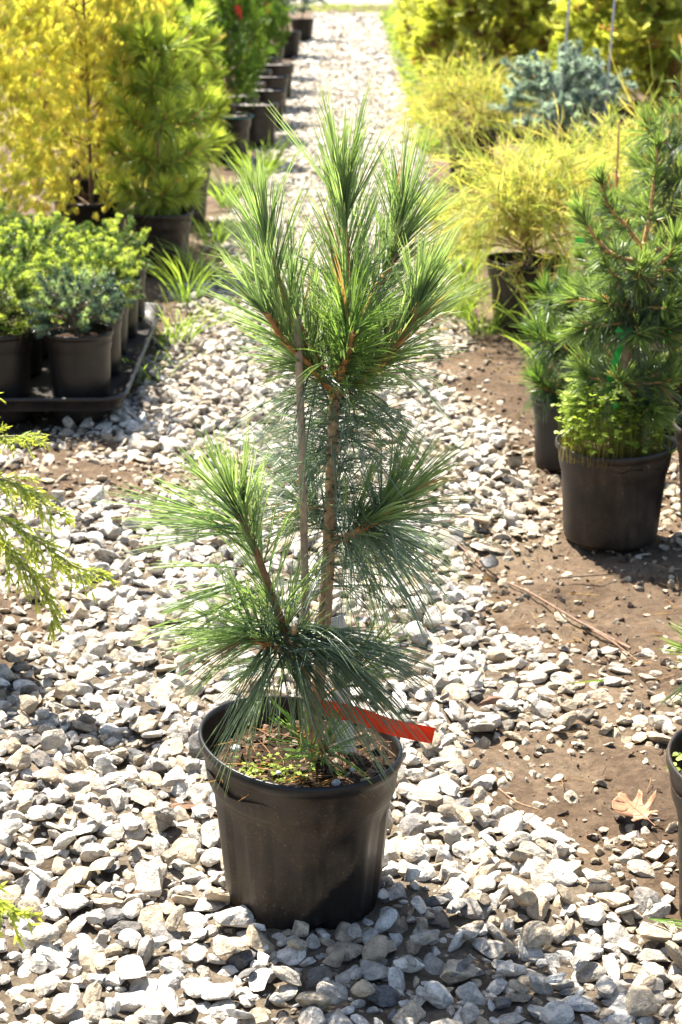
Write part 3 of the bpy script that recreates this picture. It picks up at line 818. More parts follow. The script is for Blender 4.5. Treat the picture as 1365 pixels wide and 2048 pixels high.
def strip(name, pts, w, nrmdir, mat, thick=0.0006, parent=None, n=8):
    P = smooth(pts, n); T_ = axis_frames(P); wd = nrm(np.broadcast_to(np.asarray(nrmdir, float), P.shape)) * w / 2
    wd = wd - T_ * np.sum(wd * T_, 1, keepdims=True); nn = nrm(np.cross(T_, wd)) * thick / 2
    ring = np.stack([P - wd - nn, P + wd - nn, P + wd + nn, P - wd + nn], 1); m = len(P); V = ring.reshape(-1, 3)
    i = np.arange(m - 1)[:, None] * 4; j = np.arange(4)[None]; j2 = (j + 1) % 4
    F = np.concatenate([np.stack([i + j, i + j2, i + 4 + j2, i + 4 + j], -1).reshape(-1, 4), [[3, 2, 1, 0], [4 * m - 4, 4 * m - 3, 4 * m - 2, 4 * m - 1]]])
    return build(name, [(V, F, None)], mat, parent, False)

fl = strip('flagging_ribbon', [(-0.038, 2.135, 0.300), (-0.030, 2.122, 0.305), (-0.014, 2.105, 0.310), (0.012, 2.088, 0.311), (0.050, 2.076, 0.302), (0.080, 2.073, 0.296), (0.110, 2.070, 0.291)], 0.030, (0.10, -0.35, 1), M_RED)
tag(fl, 'red plastic ribbon tied at the foot of the middle pine, hanging over the pot rim', 'ribbon')
lb = thing('plant_label', 'white plastic plant label behind the trunk of the middle pine', 'label', (-0.012, 2.163, 0.215))
strip('label_stick', [(0.006, 0.0, 0), (0.002, 0.004, 0.06), (-0.002, 0.004, 0.11), (0.002, -0.004, 0.165), (-0.010, -0.012, 0.212)], 0.026, (1, 0.2, 0), M_WHITE, 0.0008, lb)
ring = [(-0.012 + 0.0055 * math.cos(t), -0.0135 + 0.0003 * math.sin(t), 0.190 + 0.0075 * math.sin(t)) for t in np.linspace(0, 6.283, 17)]
build('handwritten_mark', tube(ring, 0.0008, 0.0008, 5, (0.03,) * 3, 2, sm=False), M_INK, lb)

# ------------------------------------------------------------------ generic plants
def flat_blades(P, D, L, W, side, g, bend):
    n = len(P)
    z = np.array([0, 0, 0.015]) * g.uniform(-1, 1, (n, 1))
    md = P + D * (L * 0.55)[:, None] + bend * (L * 0.3)[:, None]
    tp = P + D * L[:, None] + bend * L[:, None]
    V = np.stack([P, md + side * (W * 0.55)[:, None] + z, tp, md - side * (W * 0.55)[:, None] - z], 1).reshape(-1, 3)
    F = np.arange(n)[:, None] * 4 + np.arange(4)[None, :]
    C = np.repeat(g.uniform(0.86, 1.14, n), 4)[:, None] * np.ones((1, 3))
    return V, F, C

def spray_template(seed, n_side=7, droop=0.12, w=0.05):
    g = np.random.default_rng(seed); P = []; D = []; L = []; W = []
    P.append((0, 0, 0)); D.append((0, 1, 0)); L.append(1.0); W.append(w)
    for k in range(n_side):
        t = 0.15 + 0.75 * k / n_side
        for s in (-1, 1):
            l = (0.55 * (1 - t) + 0.20) * g.uniform(0.8, 1.15); d = nrm([s * 0.75, 0.8, g.normal(0, 0.12)])
            P.append((0, t, 0)); D.append(d); L.append(l); W.append(w * 1.15)
            if l > 0.32:
                for q in (0.45, 0.75):
                    P.append(np.array([0, t, 0]) + d * l * q); D.append(nrm([s * 0.25, 1, g.normal(0, 0.15)])); L.append(l * 0.45); W.append(w)
                    P.append(np.array([0, t, 0]) + d * l * q); D.append(nrm([s * 1.0, 0.1, g.normal(0, 0.15)])); L.append(l * 0.32); W.append(w)
    P = np.array(P, float); nn = len(P); b = np.zeros((nn, 3)); b[:, 2] = -droop
    side = nrm(np.cross(np.array(D), np.tile([0, 0, 1.0], (nn, 1))))
    V, F, C = flat_blades(P, np.array(D), np.array(L), np.array(W), side, g, b)
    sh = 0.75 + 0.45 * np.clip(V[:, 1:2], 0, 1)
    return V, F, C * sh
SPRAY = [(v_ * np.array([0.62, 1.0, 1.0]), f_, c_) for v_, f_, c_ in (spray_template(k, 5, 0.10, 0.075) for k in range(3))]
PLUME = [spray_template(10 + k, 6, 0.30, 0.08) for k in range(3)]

def scale_conifer(t, rng, H, Rm, n, size, cols, base=0.2, upright=1.0, prof=None, templates=SPRAY, clumps=60, trunk_r=0.009, bare=0.05, branches=14, brown=0.0):
    """crown of flat scale-leaf sprays gathered in clumps on ascending limbs"""
    prof = prof or (lambda u: np.sin(np.clip(0.12 + 0.86 * u, 0, 1) * math.pi) ** 0.6 * (1 - 0.35 * u))
    limbs = tube([(0, 0, base - 0.03), (rng.normal(0, 0.01), rng.normal(0, 0.01), base + (H - base) * 0.5), (0, 0, H * 0.93)], trunk_r, trunk_r * 0.25, 7, (0.17, 0.10, 0.06), 6, 0.06, rng)
    build('trunk', limbs, M_BARK, t, True)
    cu = bare + (1 - bare) * rng.uniform(0, 1, clumps) ** 0.85; ca = rng.uniform(0, 6.283, clumps); cq = rng.uniform(0.03, 1.0, clumps) ** 0.6
    rad = Rm * prof(cu) * cq
    cc = np.stack([rad * np.cos(ca), rad * np.sin(ca), base + (H - base) * cu], -1)
    br = []
    for k in range(branches):
        j = int(rng.integers(clumps)); e = cc[j]; z0 = max(base + 0.02, e[2] - rng.uniform(0.10, 0.30) * upright - 0.03)
        br += tube([(0, 0, z0), (e[0] * 0.55, e[1] * 0.55, z0 + (e[2] - z0) * 0.35), e], trunk_r * 0.38, trunk_r * 0.12, 5, (0.20, 0.115, 0.06), 4, 0, rng)
    build('branch', br, M_BARK, t, True)['kind'] = 'stuff'
    which = rng.integers(0, clumps, n); out = nrm(np.stack([np.cos(ca), np.sin(ca), np.zeros(clumps)], -1))
    cdir = nrm(out * (1.0 / max(upright, 0.3)) * 0.8 + np.array([0, 0, 1]) * upright * 0.9 + rng.normal(0, 0.18, (clumps, 3)))
    off = rng.normal(0, 1, (n, 3)) * np.array([0.55, 0.55, 0.8]) * size * 1.15
    O = cc[which] + off; r_ = np.hypot(O[:, 0], O[:, 1]); lim = Rm * prof(np.clip((O[:, 2] - base) / (H - base), 0, 1)) * 1.08 + 0.01
    s = np.minimum(1, lim / np.maximum(r_, 1e-6)); O[:, 0] *= s; O[:, 1] *= s
    A = nrm(cdir[which] + rng.normal(0, 0.38, (n, 3))); N = nrm(np.cross(A, rng.normal(0, 1, (n, 3))) + np.array([0, 0, 1.0]) * (1.4 - upright))
    S = size * rng.uniform(0.65, 1.25, n)
    cl = np.asarray(cols, float); w = rng.dirichlet(np.ones(len(cl)) * 0.7, clumps)[which]
    inner = np.clip(r_ / np.maximum(lim, 1e-3), 0, 1)
    C = (w @ cl) * rng.uniform(0.75, 1.25, (n, 1))
    if brown:
        bm_ = rng.uniform(0, 1, n) < brown * (1.3 - inner); C[bm_] = np.array([0.20, 0.115, 0.045]) * rng.uniform(0.7, 1.3, (bm_.sum(), 1))
    parts = []
    pk = rng.integers(0, len(templates), n)
    for k, T_ in enumerate(templates):
        j = pk == k
        if j.any(): parts.append(instance(T_, O[j], A[j], N[j], S[j], C[j]))
    return stuffed(build('foliage', parts, M_LEAF, t))

def bottlebrush(poly, rng, n, L, W, c0, c1, ang=(75, 45), up=0.1, seg=2, tuft=0.12):
    return shoot_needles(poly, rng, n, L, W, ang, (0.02, 1.0), 1, 0.15, c0, c1, 0.0, up, 0.15, seg, tuft)

def spruce(t, rng, base, H, Rm, n_shoot, L, needle, c_old, c_tip, npn=70, W=0.0016, flat=0.0, trunk_top=0.75, tip_frac=0.45, cluster=None):
    build('trunk', tube([(0, 0, base - 0.03), (rng.normal(0, 0.008), rng.normal(0, 0.008), base + (H - base) * 0.4), (0, 0, base + (H - base) * trunk_top)], 0.008, 0.004, 8, (0.16, 0.095, 0.055), 5, 0.06, rng), M_BARK, t, True)
    wood = []; nd = []
    ph = rng.uniform(0, 6.28)
    for k in range(n_shoot):
        u = (k + 0.5) / n_shoot; a = ph + k * 2.39996 + rng.normal(0, 0.2)
        el = math.asin(min(1, max(-0.25, -0.2 + 1.2 * u))) + rng.normal(0, 0.12)
        d = np.array([math.cos(a) * math.cos(el), math.sin(a) * math.cos(el), math.sin(el)])
        z0 = base + (H - base) * (0.30 + 0.40 * u)
        e = np.array([0, 0, z0]) + d * np.array([Rm, Rm, (H - z0) * 0.95 if d[2] > 0 else Rm]) * rng.uniform(0.72, 1.05)
        m = (np.array([0, 0, z0]) + e) / 2 + np.array([0, 0, -0.01])
        pl = [np.array([0, 0, z0 - 0.03]), m, e]
        wood += tube(pl, 0.003, 0.0015, 5, (0.20, 0.11, 0.055), 3, 0, rng)
        nd.append(bottlebrush(pl, rng, int(npn * 1.3), needle, W, c_old, c_old, (80, 60)))
        for q in range(3):
            s = np.array(pl[1]) * (1 - (0.3 + 0.35 * q)) + e * (0.3 + 0.35 * q)
            dd = nrm(nrm(e - pl[1]) + rng.normal(0, 0.55, 3) + np.array([0, 0, 0.15]))
            ln = L * rng.uniform(0.6, 1.1)
            tip = rng.uniform() < tip_frac
            f = rng.uniform(0.8, 1.2)
            ct = np.array(c_tip if tip else c_old) * f; c0 = np.array(c_old) * 0.5 + ct * 0.5
            nd.append(bottlebrush([s, s + dd * ln * 0.5, s + dd * ln], rng, npn, needle * (0.85 if tip else 1), W * (1.15 if tip else 1), c0, ct, (70, 38), tuft=0.2))
    stuffed(build('branch', wood, M_BARK, t, True))
    return stuffed(build('foliage', nd, M_NEEDLE, t))

def pine_plant(t, rng, trunk_pts, shoots, trunk_r=0.008, W=0.0014, young=(YOUNG0, YOUNG1), oldc=(OLD0, OLD1), bark=ORANGE, thick=0):
    """shoots: (polyline, n young, L young, n old, L old)"""
    build('trunk', tube(trunk_pts, trunk_r, trunk_r * 0.7, 8, BROWN, 6, 0.05, rng), M_BARK, t, True)
    for si, (poly, ny, ly, no, lo_) in enumerate(shoots):
        rk_ = 1.5 if si < thick else 1.0
        b = build('branch', tube(poly, 0.0036 * rk_, 0.0024 * rk_, 7, bark, 5, 0.08, rng), M_BARK, t, True)
        nd = []
        if ny: nd.append(shoot_needles(poly, rng, ny, ly, W, (55, 22), (0.2, 1.0), 4, 0.07, young[0], young[1], 0.08, 0.15, seg=3, tuft=0.2))
        if no: nd.append(shoot_needles(poly, rng, no, lo_, W, (85, 60), (0.0, 0.7), 4, 0.10, oldc[0], oldc[1], 0.30, 0.0, seg=3, tuft=0.0))
        stuffed(build('needle_tuft', nd, M_NEEDLE, b))

def whorl(rng, c, n, length, rise, start=0.0, wob=0.25):
    out = []
    for k in range(n):
        a = start + 6.283 * k / n + rng.normal(0, wob); l = length * rng.uniform(0.75, 1.15)
        d = np.array([math.cos(a), math.sin(a), 0]); c = np.asarray(c, float)
        out.append([c, c + d * l * 0.45 + np.array([0, 0, rise * l * 0.25]), c + d * l * 0.85 + np.array([0, 0, rise * l * 0.75]), c + d * l + np.array([0, 0, rise * l * 1.15])])
    return out

def threadleaf(t, rng, base, H, Rm, n, cols, dark=(0.10, 0.11, 0.02)):
    build('trunk', tube([(0, 0, base - 0.03), (0.02, 0.01, base + 0.10), (0.0, 0.0, base + (H - base) * 0.55)], 0.010, 0.005, 8, (0.20, 0.12, 0.07), 5, 0.07, rng), M_BARK, t, True)
    wood = []; parts = []
    a = rng.uniform(0, 6.283, n); u = rng.uniform(0, 1, n)
    P0 = np.stack([0.02 * np.cos(a), 0.02 * np.sin(a), base + 0.06 + (H - base) * 0.45 * u], -1)
    cl = np.asarray(cols, float); nb = max(12, n // 26)
    for k in range(nb):
        q = k * 2.39996 + rng.normal(0, 0.3); el = rng.uniform(0.05, 1.35); l = Rm * rng.uniform(0.75, 1.30) * (0.75 + 0.25 * math.cos(el))
        d = np.array([math.cos(q) * math.cos(el), math.sin(q) * math.cos(el), math.sin(el)])
        s0 = np.array([0, 0, base + 0.04 + (H - base) * 0.30 * rng.uniform()]); kink = rng.normal(0, 0.10, 3) * l
        pl = smooth([s0, s0 + d * l * 0.4 + kink, s0 + d * l * 0.75 + kink * 0.4 - np.array([0, 0, 0.02]), s0 + d * l * np.array([1, 1, 0.8]) - np.array([0, 0, 0.05 * math.cos(el)])], 6)
        wood += tube(pl, 0.0038, 0.0014, 5, (0.34, 0.22, 0.09), 2, 0, rng, sm=False)
        T_ = axis_frames(pl); m = 22
        i = rng.integers(4, len(pl), m); o = pl[i]
        dd = nrm(T_[i] * 0.9 + rng.normal(0, 0.55, (m, 3)))
        L = rng.uniform(0.06, 0.19, m) * (Rm / 0.33); b = rng.normal(0, 0.30, (m, 3)); b[:, 2] -= rng.uniform(-0.2, 0.45, m)
        c = cl[rng.integers(0, len(cl), m)]
        parts.append(ribbons(o, dd, L, 0.0030, rng, b, 4, c * 0.7, c * 1.1, prof='needle', vary=0.25))
        for z in range(6):
            f = rng.uniform(0.25, 1.0, m)[:, None]
            o2 = o + dd * L[:, None] * f + b * L[:, None] * f * f
            d2 = nrm(dd + 2 * b * f + rng.normal(0, 0.42, (m, 3)))
            parts.append(ribbons(o2, d2, L * rng.uniform(0.15, 0.45, m), 0.0025, rng, b * 0.6, 2, c * 0.75, c * 1.25, prof='needle', vary=0.25))
    stuffed(build('branch', wood, M_BARK, t, True))
    return stuffed(build('foliage', parts, M_LEAF, t))

def grass_tuft(name, label, group, x, y, n, L, rng, W=0.006, c0=(0.10, 0.17, 0.03), c1=(0.28, 0.37, 0.06), r=0.05, droop=0.42, lean=0.28):
    L = L * 1.1; n = int(n * 1.6); W = W * 0.72
    q = np.sqrt(rng.uniform(0, 1, n)) * r; a = rng.uniform(0, 6.283, n)
    P = np.stack([q * np.cos(a), q * np.sin(a), np.zeros(n)], -1)
    a2 = a + rng.normal(0, 0.7, n)
    D = nrm(np.stack([np.cos(a2) * lean, np.sin(a2) * lean, np.ones(n)], -1) + rng.normal(0, 0.15, (n, 3)))
    b = np.stack([np.cos(a2) * 0.35, np.sin(a2) * 0.35, -droop * rng.uniform(0.2, 1.1, n)], -1)
    o = build(name, [ribbons(P, D, L * rng.uniform(0.45, 1.1, n), W * rng.uniform(0.6, 1.2, n), rng, b, 6, c0, c1, prof='blade', vary=0.3)], M_LEAF, None)
    o.location = (x, y, float(ground_z(x, y)))
    return tag(o, label, 'weed', group)

# ------------------------------------------------------------------ right-hand pines
G_R = 'young pines in black pots on the right'
r1 = np.random.default_rng(31)
YG = ((0.090, 0.150, 0.050), (0.225, 0.300, 0.080)); OG = ((0.056, 0.094, 0.050), (0.125, 0.175, 0.085))
t = thing('potted_pine', 'dense dark green pine with upright brown candles, yellow green weeds crowding its pot', 'potted pine', (0.585, 3.68, 0.004), 0, G_R)
link_mesh('pot', pot_mesh('pot', M_POT, 0.130, 0.104, 0.225, False, 6, 0.003, 0, 0, 80), t)
link_mesh('soil', soil_mesh('soil', 0.122, 0.192, M_SOIL, 12, 0.006), t); mulch(t, 0.118, 0.195, 380, 5)
sh = [([(0.045, 0.03, 0.655), (0.055, 0.035, 0.72), (0.062, 0.04, 0.80), (0.064, 0.04, 0.865)], 110, 0.036, 6, 0.05),
      ([(0.043, 0.03, 0.65), (0.00, 0.01, 0.70), (-0.04, 0.0, 0.745), (-0.062, -0.005, 0.80)], 100, 0.040, 6, 0.05),
      ([(0.035, 0.02, 0.62), (-0.03, -0.03, 0.645), (-0.075, -0.05, 0.69), (-0.105, -0.06, 0.735)], 70, 0.058, 16, 0.06),
      ([(0.04, 0.02, 0.63), (0.09, -0.01, 0.665), (0.13, -0.02, 0.71), (0.16, -0.02, 0.77)], 60, 0.052, 16, 0.06),
      ([(0.04, 0.02, 0.62), (0.06, -0.06, 0.63), (0.075, -0.10, 0.655), (0.085, -0.13, 0.69)], 60, 0.06, 14, 0.06)]
for c_, n_, l_, ri_, st_ in (((0.035, 0.02, 0.575), 8, 0.10, 0.45, 0.2), ((0.035, 0.02, 0.53), 8, 0.115, 0.10, 0.2), ((0.03, 0.015, 0.49), 8, 0.115, -0.10, 0.6), ((0.02, 0.0, 0.36), 7, 0.10, 0.2, 0.1), ((0.02, 0.0, 0.315), 6, 0.09, 0.0, 0.5)):
    for pl in whorl(r1, c_, n_, l_, ri_, st_): sh.append((pl, 34, 0.060, 26, 0.062))
pine_plant(t, r1, [(-0.005, 0.0, 0.18), (0.0, 0.0, 0.30), (0.03, 0.01, 0.50), (0.045, 0.03, 0.66)], sh, 0.011, 0.0021, YG, OG, (0.52, 0.29, 0.11), 4)
clover(t, r1, -0.040, -0.035, 380, 0.094, 0.20, 0.150, sz=0.0095); clover(t, r1, 0.06, -0.03, 230, 0.062, 0.20, 0.105, sz=0.0085)
g = strip('flagging_ribbon', [(0.588, 3.652, 0.472), (0.575, 3.635, 0.440), (0.563, 3.62, 0.405), (0.556, 3.615, 0.37), (0.562, 3.61, 0.345), (0.574, 3.608, 0.325)], 0.016, (1, 0.5, 0.15), M_GREEN, 0.0005)
tag(g, 'long green plastic ribbon tied to the pine above the weedy pot', 'ribbon', 'green ribbons on the pines')
kn = strip('knot', [(-0.02, 0, 0.010), (-0.006, -0.012, 0.0), (0.008, -0.012, 0.006), (0.022, 0.0, -0.006)], 0.016, (0.1, 0.2, 1), M_GREEN, 0.0005, g)
kn.location = (0.592, 3.655, 0.478)
g = strip('flagging_ribbon', [(0.705, 3.79, 0.425), (0.716, 3.785, 0.445), (0.727, 3.78, 0.462)], 0.020, (1, 0.5, -0.6), M_GREEN, 0.0005)
tag(g, 'short green plastic ribbon end among needles at the right edge', 'ribbon', 'green ribbons on the pines')
g = strip('flagging_ribbon', [(0.505, 3.90, 0.630), (0.512, 3.90, 0.640), (0.522, 3.90, 0.632)], 0.016, (0.2, 0.2, 1), M_GREEN, 0.0005)
tag(g, 'small scrap of green ribbon showing between the threadleaf bush and the candled pine', 'ribbon', 'green ribbons on the pines')

def side_pine(x, y, H, seed, label, size='std', whorls=3, L=0.07, young=YG, oldc=OG, spread=0.17, candles=4, candle=0.14, W=0.0020, group=G_R, dens=1.0, bare=False, low=0.44):
    g_ = np.random.default_rng(seed)
    t_ = thing('potted_pine', label, 'potted pine', (x, y, 0.0), 0, group); add_pot(t_, size, g_.uniform(0, 6))
    z0 = 0.21 if size != 'small' else 0.15
    top = H - candle; tp = [(0, 0, z0 - 0.03), (g_.normal(0, 0.012), g_.normal(0, 0.012), (z0 + top) / 2), (0, 0, top)]
    s_ = []
    for k in range(whorls):
        f = (k + 1) / whorls; zc = z0 + (top - z0) * (low + (1 - low) * k / max(1, whorls - 1))
        for pl in whorl(g_, (0, 0, zc), 6, spread * (1.15 - 0.4 * f), 0.25 + 0.35 * f, g_.uniform(0, 6)): s_.append((pl, int(36 * dens), L, int(28 * dens), L * 1.05))
    for k in range(candles):
        a = 6.283 * k / max(1, candles); rr_ = 0.0 if k == 0 else 0.05
        s_.append(([(0, 0, top), (rr_ * math.cos(a) * 0.5, rr_ * math.sin(a) * 0.5, top + candle * 0.4), (rr_ * math.cos(a), rr_ * math.sin(a), top + candle * (1.0 if k == 0 else 0.65 if not bare else 0.4))], int(30 * dens) if not bare else 0, L * 0.75, 8 if not bare else 2, L))
    pine_plant(t_, g_, tp, s_, 0.009, W, young, oldc)
    return t_

t = side_pine(0.87, 3.76, 0.78, 41, 'bushy pine in the black pot cut off by the right edge, beside the weedy pot', L=0.07, spread=0.14, whorls=4)
clover(t, np.random.default_rng(5), -0.05, -0.03, 90, 0.06, 0.20, 0.11)
t = side_pine(0.555, 4.25, 0.46, 42, 'low soft pine in the black pot standing behind the weedy pot', size='small', L=0.065, spread=0.09, whorls=3, candles=3, candle=0.06, low=0.15, dens=1.2,
          young=((0.06, 0.12, 0.03), (0.13, 0.21, 0.045)))
side_pine(0.86, 4.62, 1.03, 43, 'tall pine at the right edge with one long needled candle reaching highest', L=0.07, whorls=4, spread=0.12, candles=1, candle=0.27)
side_pine(0.775, 5.10, 0.78, 44, 'slim pine with a long bare candle standing in front of the yellow threadleaf bush', L=0.05, whorls=3, spread=0.095, candles=4, candle=0.26, bare=True)
side_pine(1.02, 4.3, 0.85, 45, 'dark pine standing just beyond the right edge behind its neighbours', L=0.07, whorls=3, spread=0.2)
# pine cut off by the lower right corner
t = side_pine(0.565, 2.09, 0.62, 46, 'young pine in the black pot cut off by the lower right corner', L=0.07, whorls=2, spread=0.10, candles=3, candle=0.1)
clover(t, np.random.default_rng(6), -0.085, 0.02, 22, 0.03, 0.215, 0.03)

# ------------------------------------------------------------------ left: tray of dwarf spruces
tray = thing('plant_tray', 'black plastic carrying tray with rounded corners holding the small spruce pots', 'tray', (-0.99, 5.18, 0.0), math.radians(1))
def tray_mesh():
    w, d, r = 0.36, 0.64, 0.07
    def loop(ins, z):
        pts = []
        for cx, cy, a0 in ((w - r, d - r, 0), (-w + r, d - r, 90), (-w + r, -d + r, 180), (w - r, -d + r, 270)):
            for a in np.linspace(a0, a0 + 90, 9):
                pts.append((cx + (r - ins) * math.cos(math.radians(a)), cy + (r - ins) * math.sin(math.radians(a)), z))
        return np.array(pts)
    rows = [loop(0.016, 0.055), loop(0.012, 0.082), loop(0.0, 0.085), loop(-0.004, 0.091), loop(0.002, 0.097), loop(0.010, 0.095), loop(0.018, 0.070), loop(0.06, 0.068)]
    V = np.concatenate(rows); s = len(rows[0]); m = len(rows)
    i = np.arange(m - 1)[:, None] * s; j = np.arange(s)[None]; j2 = (j + 1) % s
    F = np.stack([i + j, i + j2, i + s + j2, i + s + j], -1).reshape(-1, 4)
    # floor web
    c = np.array([[0, 0, 0.068]]); V = np.vstack([V, c]); last = (m - 1) * s
    return [(V, F, None), (V, np.array([[last + k, last + (k + 1) % s, len(V) - 1] for k in range(s)]), None)]
build('rim', tray_mesh(), M_TRAY, tray, True)
tray_spots = [(-0.225 + 0.225 * i, -0.50 + 0.25 * j) for j in range(5) for i in range(3)]
a = np.linspace(0, 2 * math.pi, 28, endpoint=False)
rows = [np.stack([r * np.cos(a), r * np.sin(a), np.full(28, z)], -1) for r, z in ((0.0, 0.003), (0.062, 0.003), (0.076, 0.006), (0.080, 0.018), (0.088, 0.064))]
i_ = np.arange(4)[:, None] * 28; j_ = np.arange(28)[None]; j2_ = (j_ + 1) % 28
ME_CUP = build('socket', [(np.concatenate(rows), np.stack([i_ + j_, i_ + j2_, i_ + 28 + j2_, i_ + 28 + j_], -1).reshape(-1, 4), None)], M_TRAY, mesh_only=True, smooth_shade=True)
for (x, y) in tray_spots: link_mesh('socket', ME_CUP, tray, (x, y, 0))

G_S = 'dwarf spruces in small pots in the tray'
SPR_OLD, SPR_TIP = (0.085, 0.140, 0.040), (0.46, 0.53, 0.10)
SPB_OLD, SPB_TIP = (0.050, 0.085, 0.070), (0.33, 0.43, 0.20)
def tray_world(x, y):
    c, s = math.cos(math.radians(1)), math.sin(math.radians(1)); return (-0.99 + x * c - y * s, 5.18 + x * s + y * c, 0.070)
protoA = thing('potted_spruce', 'lime tipped dwarf spruce', 'potted spruce', tray_world(*tray_spots[1]), 0.3, G_S)
add_pot(protoA, 'small'); spruce(protoA, np.random.default_rng(61), 0.16, 0.345, 0.125, 34, 0.046, 0.014, SPR_OLD, SPR_TIP, 105, 0.0017, tip_frac=0.55)
protoB = thing('potted_spruce', 'blue green dwarf spruce', 'potted spruce', tray_world(*tray_spots[2]), 0.0, G_S)
add_pot(protoB, 'small'); spruce(protoB, np.random.default_rng(62), 0.16, 0.33, 0.135, 34, 0.046, 0.014, SPB_OLD, SPB_TIP, 105, 0.0017, tip_frac=0.4)
clover(protoA, np.random.default_rng(63), 0.04, -0.04, 30, 0.05, 0.16, 0.06)
protoA['label'] = 'lime tipped dwarf spruce in the tray front row, cut off by the left edge'
protoB['label'] = 'blue green dwarf spruce on a short bare stem at the front corner of the tray'
rk = np.random.default_rng(64)
SP_LABEL = {
 0: 'dwarf spruce at the outer left end of the tray front row', 3: 'dwarf spruce at the left end of the second tray row', 4: 'yellow green dwarf spruce behind the blue green one in the tray middle',
 5: 'lime tipped dwarf spruce with small weeds in its pot, second from the tray corner', 6: 'dwarf spruce at the left end of the middle tray row', 7: 'dwarf spruce in the very centre of the tray',
 8: 'sparse dwarf spruce in the third pot along the tray path side', 9: 'dwarf spruce at the left end of the fourth tray row', 10: 'dwarf spruce in the middle of the fourth tray row',
 11: 'dark dwarf spruce in the fourth pot along the tray path side', 12: 'dwarf spruce in the rear left corner of the tray', 13: 'dwarf spruce in the middle of the rear tray row'}
for k, lab in SP_LABEL.items():
    x, y, z = tray_world(*tray_spots[k])
    copy_tree(protoA, (x, y, z), rk.uniform(0, 6.28), lab, G_S, None, tuple([rk.uniform(0.92, 1.08)] * 3))
t = thing('nursery_pot', 'empty looking small black pot in the rear corner of the tray beside the path', 'pot', tray_world(*tray_spots[14]))
add_pot(t, 'small')

# ------------------------------------------------------------------ left: golden conifers, pines, arborvitae, blue spruces
GOLD = [(0.62, 0.55, 0.11), (0.58, 0.52, 0.15), (0.46, 0.48, 0.10), (0.58, 0.45, 0.11), (0.26, 0.32, 0.07)]
G_G = 'golden conifers behind the tray on the left'
for k, (x, y, H, R_, lab) in enumerate([
    (-1.06, 7.05, 1.42, 0.36, 'bright golden feathery conifer behind the tray, nearest the path'),
    (-1.45, 6.60, 1.40, 0.40, 'tall golden conifer at the left edge just behind the tray'),
    (-1.20, 7.75, 1.50, 0.36, 'golden conifer in the second row between its two neighbours'),
    (-1.85, 7.30, 1.45, 0.36, 'golden conifer standing outside the left edge')]):
    g_ = np.random.default_rng(100 + k)
    t = thing('potted_conifer', lab, 'potted conifer', (x, y, 0), g_.uniform(0, 6), G_G); add_pot(t, 'big')
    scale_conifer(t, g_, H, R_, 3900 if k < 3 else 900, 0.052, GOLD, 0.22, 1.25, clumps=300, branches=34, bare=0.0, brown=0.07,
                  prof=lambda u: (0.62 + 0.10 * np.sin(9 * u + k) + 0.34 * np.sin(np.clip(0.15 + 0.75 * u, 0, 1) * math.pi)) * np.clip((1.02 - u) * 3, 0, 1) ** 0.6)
YP = ((0.20, 0.28, 0.05), (0.46, 0.52, 0.08))
for x, y, H, seed, lab in [(-0.77, 6.9, 0.95, 71, 'bright yellow green pine in a black pot beside the path, next to the golden conifers'),
                           (-0.80, 8.2, 0.98, 72, 'yellow green pine standing behind the bright one beside the path')]:
    side_pine(x, y, H, seed, lab, 'std', 5, 0.085, YP, ((0.14, 0.21, 0.04), (0.32, 0.39, 0.07)), 0.19, 4, 0.12, 0.0032, 'yellow green pines on the left', 1.2, low=0.12)
ARB = [(0.055, 0.115, 0.018), (0.095, 0.165, 0.022), (0.035, 0.075, 0.015), (0.16, 0.22, 0.03)]
G_A = 'dark green columnar conifers along the left of the path'
def arb_proto(seed):
    g_ = np.random.default_rng(seed)
    t_ = thing('potted_arborvitae', 'x', 'potted arborvitae', (0, 0, 0), 0, G_A); add_pot(t_, 'big', 0, True)
    scale_conifer(t_, g_, 1.15, 0.20, 1300, 0.060, ARB, 0.36, 1.5, clumps=90, branches=16, bare=0.0, trunk_r=0.014,
                  prof=lambda u: (0.8 + 0.25 * np.sin(u * 3.1)) * np.clip((1.03 - u) * 2.2, 0, 1) ** 0.6)
    return t_
arbs = [arb_proto(201), arb_proto(202)]
ARB_AT = [(-0.74, 10.45, 'nearest dark green columnar conifer, twine round its black pot beside the path'), (-0.76, 11.75, 'second dark green columnar conifer along the path'),
          (-0.77, 12.75, 'third dark green columnar conifer along the path, pale disc over its pot'), (-0.77, 13.9, 'fourth dark green columnar conifer along the path'),
          (-0.78, 15.3, 'fifth dark green columnar conifer along the path'), (-0.78, 16.7, 'last dark green columnar conifer before the blue spruces'),
          (-1.10, 9.7, 'dark green columnar conifer behind the yellow green pines'), (-1.12, 11.0, 'dark green columnar conifer behind the nearest pathside one'),
          (-1.13, 12.4, 'dark green columnar conifer, third in the back row'), (-1.15, 14.0, 'dark green columnar conifer, fourth in the back row'),
          (-1.55, 10.2, 'dark green columnar conifer behind the golden conifers'), (-1.6, 12.0, 'dark green columnar conifer deep in the block on the left'),
          (-1.6, 14.0, 'dark green columnar conifer far back in the block on the left')]
for k, (x, y, lab) in enumerate(ARB_AT):
    if k < 2:
        o = arbs[k]; o.location = (x, y, 0); o['label'] = lab
    else:
        copy_tree(arbs[k % 2], (x, y, 0), k * 1.3, lab, G_A)
ARB_TAG = [(-0.66, 10.30, 0.90, 'red tag hanging in the nearest dark green columnar conifer'), (-0.95, 9.62, 0.96, 'red tag on the conifer behind the yellow green pines'),
           (-0.60, 12.60, 0.83, 'red tag on the third columnar conifer along the path'), (-1.10, 10.85, 0.93, 'red tag on the back row columnar conifer')]
